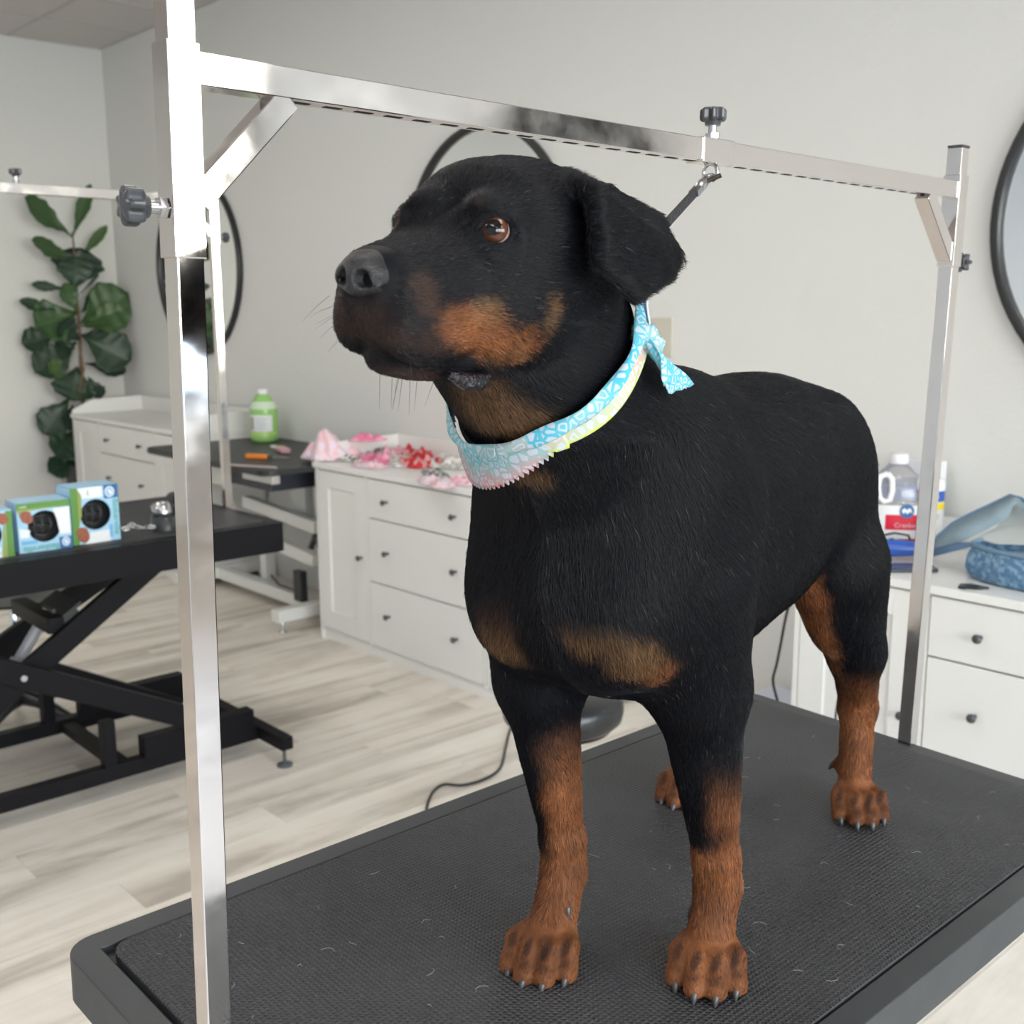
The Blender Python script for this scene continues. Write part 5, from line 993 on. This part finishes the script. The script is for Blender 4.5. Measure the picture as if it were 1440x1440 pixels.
keep = np.ones(NHAIR, bool)
for ec in EYES: keep &= (np.linalg.norm(P-ec, axis=1) > .0118)
keep &= ~((nose_sdf(P.astype(np.float32)) < .0025)); keep &= ~((h[:, 0] > .070)&(np.abs(h[:, 1]) < .018)&(h[:, 2] > -.050)); keep &= z > .006
P, Nn, dr, ln, lift = P[keep], Nn[keep], dr[keep], ln[keep], lift[keep]; nh = len(P); K = 4
pts = np.zeros((nh, K, 3), np.float32)
for k in range(K):
    t = k/(K-1); pts[:, k] = P-Nn*.0008+dr*(ln*t*(.92-.0*t))[:, None]+Nn*(ln*lift*(t*1.25-.85*t*t)+.0004)[:, None]
var = rng.uniform(.5, 1.6, (nh, 1)); rgbh, kt = coat_rgb(P+rng.normal(0, .0028, P.shape), var)
flip = rng.random(nh) < .10; mixk = (kt > .15)&flip; rgbh[mixk] = BLK*1.5; g_ = (kt < .1)&(rng.random(nh) < .004); rgbh[g_] = (.10, .095, .09)
hc = bpy.data.hair_curves.new('fur'); hc.add_curves([K]*nh); hc.position_data.foreach_set('vector', pts.ravel())
ra = hc.attributes.get('radius') or hc.attributes.new('radius', 'FLOAT', 'POINT'); prof = np.tile(np.array([.00016, .00015, .00011, .00003], np.float32), nh); ra.data.foreach_set('value', prof)
ca = hc.attributes.new('hue', 'FLOAT_COLOR', 'CURVE'); ca.data.foreach_set('color', np.concatenate([rgbh, np.ones((nh, 1))], 1).astype(np.float32).ravel())
fur = bpy.data.objects.new('fur', hc); C.objects.link(fur); fur.parent = dog; fur['kind'] = 'stuff'
fm = bpy.data.materials.new('fur_strands'); fm.use_nodes = True; N = fm.node_tree.nodes; L = fm.node_tree.links; b = N['Principled BSDF']; b.inputs['Roughness'].default_value = .40; b.inputs['Specular IOR Level'].default_value = .24
a = N.new('ShaderNodeAttribute'); a.attribute_name = 'hue'; L.new(a.outputs['Color'], b.inputs['Base Color']); hc.materials.append(fm)
# whiskers
wm = MB(); rs = random.Random(3)
for k in range(16):
    s = 1 if k % 2 else -1; a = Vector(hp(rs.uniform(.045, .080), s*rs.uniform(.026, .036), rs.uniform(-.085, -.050))); dv = Vector(vec(rs.uniform(-.1, .9), s*rs.uniform(.3, .9), rs.uniform(-.9, -.1))@HR).normalized(); l = rs.uniform(.012, .026)
    wm.tube([a, a+dv*l*.5+Vector((0, 0, -.001)), a+dv*l+Vector((0, 0, -.004))], [.00016, .00013, .00005], 4)
for k in range(8): a = Vector(hp(rs.uniform(.0, .06), rs.uniform(-.012, .012), -.104)); dv = Vector((rs.uniform(-.1, .5), rs.uniform(-.3, .3), -1)).normalized(); wm.tube([a, a+dv*.012, a+dv*.025], [.0002, .00015, .00006], 4)
for s in ():
    for k in range(4): a = Vector(hp(.012+.002*k, s*(.027+.002*k), .024)); dv = Vector(vec(.7, s*.3, .8)@HR).normalized(); wm.tube([a, a+dv*.010, a+dv*.020], [.0002, .00015, .00006], 4)
o = wm.ob('whiskers', mat('whisker', (.03, .03, .03), .4), dog); o['kind'] = 'stuff'
# ---- bandana ---------------------------------------------------------------------------
AX = unit(vec(.734, 0, .679)); UPN = unit(vec(-.679, 0, .734)); LF = vec(0, 1, 0); AC = vec(.18, 0, .608)
def neck_r(phi, t):
    # outermost radius of the neck surface at angle phi (0 throat, 90 left), axial position t
    phi = np.asarray(phi, float); d = np.outer(np.cos(phi), -UPN)+np.outer(np.sin(phi), LF); o = AC+np.outer(np.asarray(t)-float(AC@AX), AX); rr = np.full(len(phi), .108); alive = np.ones(len(phi), bool)
    for _ in range(60):
        s = dog_sdf((o+d*rr[:, None]).astype(np.float32)); rr = rr-np.clip(s, -.004, .012)*.8
    return rr, o, d
def bandana_grid(nphi, nt, ttop, tbot, off, zig=None, p0=0, p1=2*math.pi, flare=None):
    ph = np.linspace(p0, p1, nphi+1); G = []; R_ = []
    for j in range(nt+1):
        v = j/nt; t = ttop(ph)*(1-v)+tbot(ph)*v+(zig(ph, v) if zig else 0); rr, o, d = neck_r(ph, t); R_.append(rr); G.append((o, d))
    R_ = np.array(R_)
    for _ in range(4):                                     # cloth bridges small hollows
        R2 = R_.copy(); R2[:, 1:-1] = (R_[:, :-2]+R_[:, 2:])/2; R_ = np.maximum(R_, R2)*.5+R2*.5
    V_ = [];
    for j in range(nt+1):
        o, d = G[j]; ro = R_[j]+off(ph, j/nt); V_.append(o+d*ro[:, None])
    V_ = np.array(V_).reshape(-1, 3); n = nphi+1; return V_.tolist(), [(j*n+i, j*n+i+1, (j+1)*n+i+1, (j+1)*n+i) for j in range(nt) for i in range(nphi)]
bmat = bpy.data.materials.new('bandana_print'); bmat.use_nodes = True; N = bmat.node_tree.nodes; L = bmat.node_tree.links; b = N['Principled BSDF']; b.inputs['Roughness'].default_value = .85
t = N.new('ShaderNodeTexCoord'); n1 = N.new('ShaderNodeTexNoise'); n1.inputs['Scale'].default_value = 9; n1.inputs['Detail'].default_value = 1; L.new(t.outputs['Object'], n1.inputs[0])
r = N.new('ShaderNodeValToRGB'); e = r.color_ramp.elements; e[0].position = .30; e[0].color = (.05, .36, .50, 1); e[1].position = .72; e[1].color = (.48, .54, .10, 1)
for p, c in ((.40, (.14, .42, .48)), (.46, (.24, .40, .41)), (.52, (.52, .28, .28)), (.58, (.55, .25, .22)), (.64, (.38, .50, .34))): q = e.new(p); q.color = (*c, 1)
def bandana_material(name, shift):
    m = bmat.copy(); m.name = name; return m
ax_ = N.new('ShaderNodeAttribute'); ax_.attribute_name = 'tone'
mul = N.new('ShaderNodeMath'); mul.operation = 'MULTIPLY_ADD'; mul.inputs[1].default_value = .30; L.new(n1.outputs[0], mul.inputs[0]); L.new(ax_.outputs['Fac'], mul.inputs[2]); L.new(mul.outputs[0], r.inputs[0])
vo = N.new('ShaderNodeTexVoronoi'); vo.feature = 'DISTANCE_TO_EDGE'; vo.inputs['Scale'].default_value = 120; wv = N.new('ShaderNodeVectorMath'); wv.operation = 'MULTIPLY_ADD'; n3 = N.new('ShaderNodeTexNoise'); n3.inputs['Scale'].default_value = 30; L.new(t.outputs['Object'], n3.inputs[0]); L.new(n3.outputs['Color'], wv.inputs[0]); wv.inputs[1].default_value = (.012, .012, .012); L.new(t.outputs['Object'], wv.inputs[2]); L.new(wv.outputs[0], vo.inputs[0])
rr_ = N.new('ShaderNodeValToRGB'); rr_.color_ramp.interpolation = 'LINEAR'; ee = rr_.color_ramp.elements; ee[0].position = .10; ee[0].color = (0, 0, 0, 1); ee[1].position = .62; ee[1].color = (0, 0, 0, 1)
for p, c in ((.15, 1), (.24, 1), (.30, .05), (.55, .1)): q = ee.new(p); q.color = (c, c, c, 1)
L.new(vo.outputs['Distance'], rr_.inputs[0])
v2 = N.new('ShaderNodeTexVoronoi'); v2.inputs['Scale'].default_value = 120; L.new(wv.outputs[0], v2.inputs[0]); sp = N.new('ShaderNodeSeparateColor'); L.new(v2.outputs['Color'], sp.inputs[0]); gt_ = N.new('ShaderNodeMath'); gt_.operation = 'GREATER_THAN'; gt_.inputs[1].default_value = .62; L.new(sp.outputs[0], gt_.inputs[0])
ins = N.new('ShaderNodeMath'); ins.operation = 'GREATER_THAN'; ins.inputs[1].default_value = .14; L.new(vo.outputs['Distance'], ins.inputs[0]); fi = N.new('ShaderNodeMath'); fi.operation = 'MULTIPLY'; L.new(gt_.outputs[0], fi.inputs[0]); L.new(ins.outputs[0], fi.inputs[1])
mxx = N.new('ShaderNodeMath'); mxx.operation = 'MAXIMUM'; L.new(rr_.outputs[0], mxx.inputs[0]); L.new(fi.outputs[0], mxx.inputs[1]); sc2 = N.new('ShaderNodeMath'); sc2.operation = 'MULTIPLY'; sc2.inputs[1].default_value = .85; L.new(mxx.outputs[0], sc2.inputs[0])
mix = N.new('ShaderNodeMix'); mix.data_type = 'RGBA'; mix.inputs['B'].default_value = (.48, .50, .58, 1); L.new(sc2.outputs[0], mix.inputs['Factor']); L.new(r.outputs[0], mix.inputs['A']); L.new(mix.outputs['Result'], b.inputs['Base Color'])
def tone(o, fn): 
    a = o.data.attributes.new('tone', 'FLOAT', 'POINT'); co = np.array([v.co[:] for v in o.data.vertices]); a.data.foreach_set('value', fn(co).astype(np.float32))
bd = empty('dog_bandana', (0, 0, 0), 'pastel printed bandana tied round the dog\'s neck, its zigzag-cut point at the throat', 'bandana', M4=DOGM@Matrix.Translation(Vector(AC)))
def place(o): o.parent = bd; o.matrix_local = Matrix.Translation(-Vector(AC)); return o
def tri_bot(ph):
    a = np.degrees((ph+math.pi) % (2*math.pi)-math.pi); b_ = np.full_like(a, .535)
    b_ = np.where((a <= 30)&(a >= -38), .535-(30-a)/68*.050, b_); b_ = np.where((a < -38)&(a > -95), .485+(-38-a)/57*.025, b_); b_ = np.where(a <= -95, .510, b_); return b_
def zigzag(ph, v):
    a = np.degrees((ph+math.pi) % (2*math.pi)-math.pi); return np.where((a < 30)&(a > -95), (np.abs(((a*.62) % 2)-1)-.5)*.0056, 0)*(v > .99)
def ttop(ph):
    a = np.degrees((ph+math.pi) % (2*math.pi)-math.pi); return .5565-.026*(1-sm(a, -45, 35))*(a > -150)
# lower, wide layer (triangle and band) and upper rolled layer
Vb, Fb = bandana_grid(560, 12, lambda ph: ttop(ph)-.004, tri_bot, lambda ph, v: .0075+.0025*v+.0018*np.sin(5*ph+3*v)*v+.004*v*(np.cos(ph+.4) > .5), zig=zigzag)
o = place(MB().add(Vb, Fb, True).ob('cloth_band', bmat)); s = o.modifiers.new('thick', 'SOLIDIFY'); s.thickness = .0007
def tone_band(co):
    q = co-AC; t_ = q@AX; ph = np.degrees(np.arctan2(q@LF, -(q@UPN))); low = sm(-t_, -.01, .055)
    front = .30+.22*low+.03*np.sin(ph*.1); side = np.where(ph > 26, .62-.10*(t_ > -.008), front); return np.where(ph < -20, .20+.25*low, side)-.07
tone(o, tone_band)
Vb, Fb = bandana_grid(300, 8, lambda ph: ttop(ph)+.003, lambda ph: ttop(ph)-.0105-.002*np.sin(3*ph), lambda ph, v: .0080+.0050*np.sin(math.pi*v)+.0012*np.sin(9*ph+5*v))
o = place(MB().add(Vb, Fb, True).ob('rolled_edge', bmat)); s = o.modifiers.new('thick', 'SOLIDIFY'); s.thickness = .0007; tone(o, lambda co: np.where(np.arctan2((co-AC)@LF, -((co-AC)@UPN)) > .35, .17+.06*np.sin(co[:, 0]*120), .30))
# knot, loop and tail behind the left cheek
K0 = vec(.158, .083, .631)
def lump(c, r, seed, n=18):
    m = MB(); V_ = []
    for i in range(n+1):
        for j in range(n):
            th, ph = math.pi*i/n, 2*math.pi*j/n; d = Vector((math.sin(th)*math.cos(ph), math.sin(th)*math.sin(ph), math.cos(th))); k = 1+.28*noise.noise(d*2.6+Vector((seed, 0, 0)))+.10*math.sin(7*ph+seed+3*th); V_.append(Vector(c)+Vector((d.x*r[0], d.y*r[1], d.z*r[2]))*k)
    return m.add(V_, [(i*n+j, i*n+(j+1) % n, (i+1)*n+(j+1) % n, (i+1)*n+j) for i in range(n) for j in range(n)], True)
kn = lump(K0, (.012, .010, .009), 1); k2 = lump(K0+vec(-.006, .004, -.008), (.013, .009, .008), 4); kn.add(k2.v, k2.f, True); o = place(kn.ob('knot', bmat)); tone(o, lambda co: .30+0*co[:, 0])
mt_white = cloth_mat('bandana_back', [(.62, .64, .76), (.70, .70, .80)], 30)
def strip(pts, wd, name, m, tn=None, zig=False, nn=28):
    P_ = [Vector(p) for p in pts]; W_ = [Vector(w) for w in wd]; V_ = []
    for i in range(nn+1):
        t = i/nn*(len(P_)-1); k = min(int(t), len(P_)-2); u = t-k; p = P_[k].lerp(P_[k+1], u); w = W_[k].lerp(W_[k+1], u)
        for j in range(9):
            q = j/8-.5; V_.append(p+w*q+w.cross(P_[-1]-P_[0]).normalized()*(.0022*math.cos(q*9+t*2)))
    F_ = [(i*9+j, i*9+j+1, (i+1)*9+j+1, (i+1)*9+j) for i in range(nn) for j in range(8)]
    if zig:
        d = (P_[-1]-P_[-2]).normalized()
        for j in range(9): V_[nn*9+j] = V_[nn*9+j]+d*(.0022 if j % 2 else 0)
    o = place(MB().add(V_, F_, True).ob(name, m)); s = o.modifiers.new('thick', 'SOLIDIFY'); s.thickness = .0008
    if tn is not None: tone(o, lambda co: tn+0*co[:, 0])
    return o
strip([K0+vec(.0, .003, .002), vec(.146, .078, .648), vec(.134, .070, .662), vec(.118, .058, .670)], [vec(.004, .008, -.003), vec(.008, .010, -.004), vec(.008, .012, -.004), vec(.008, .010, 0)], 'loose_end', mt_white)
strip([K0+vec(.002, .004, -.004), vec(.156, .094, .617), vec(.137, .097, .602), vec(.116, .097, .587)], [vec(.006, .006, .004), vec(.020, .008, .002), vec(.042, .009, .001), vec(.060, .008, -.003)], 'tail', bmat, .17, True)
strip([K0+vec(.004, .004, -.006), vec(.158, .094, .613), vec(.152, .099, .602), vec(.149, .100, .594)], [vec(.005, .005, .003), vec(.010, .006, .002), vec(.016, .004, .001), vec(.014, .003, .0)], 'short_tail', bmat, .22, True)
# ---- leash -----------------------------------------------------------------------------
ls = empty('grooming_leash', (0, 0, 0), 'black grooming loop with a steel clip, running from the crossbar down behind the dog\'s ear', 'leash', M4=DOGM)
inv = DOGM.inverted(); ring = inv@tframe((-.766, .987, .129)); nape = Vector((.085, .010, .668)); dv = (nape-ring); Ld = dv.length; dv.normalize()
Rc = dv.to_track_quat('Z', 'Y').to_matrix(); c0 = ring
MB().tube([c0+Rc@Vector((.0055*math.cos(t), 0, .006+.008*math.sin(t))) for t in np.linspace(0, 2*math.pi, 18)], .0018, 8, False).ob('clip_hook', steel_m, ls)
MB().lathe([(.0035, .014), (.005, .018), (.0045, .024), (.006, .028), (.0055, .040), (.003, .043)], c0, 14, Rc).ob('swivel', steel_m, ls)
MB().tube([c0+Rc@Vector((.0, 0, .022)), c0+Rc@Vector((.016, .004, .014))], .0026, 8).ob('trigger', mat('dark_trigger', (.06, .05, .04), .3, metal=.8), ls)
MB().bar(c0+Rc@Vector((0, 0, .040)), c0+Rc@Vector((0, 0, .060)), .010, .006).ob('crimp', steel_m, ls)
MB().bar(c0+Rc@Vector((0, 0, .050)), nape, .0085, .0035, up=(0, 1, 0)).ob('strap', mat('nylon_strap', (.012, .012, .015), .5, bump=.3, bscale=300), ls)
ph = np.linspace(0, 2*math.pi, 73); tl = ttop(ph)-.010; rr, oo, d_ = neck_r(ph, tl); lv = (oo+d_*(rr+.002)[:, None]); MB().tube([Vector(p) for p in lv], .0025, 6, False).ob('loop', MATS['nylon_strap'], ls)
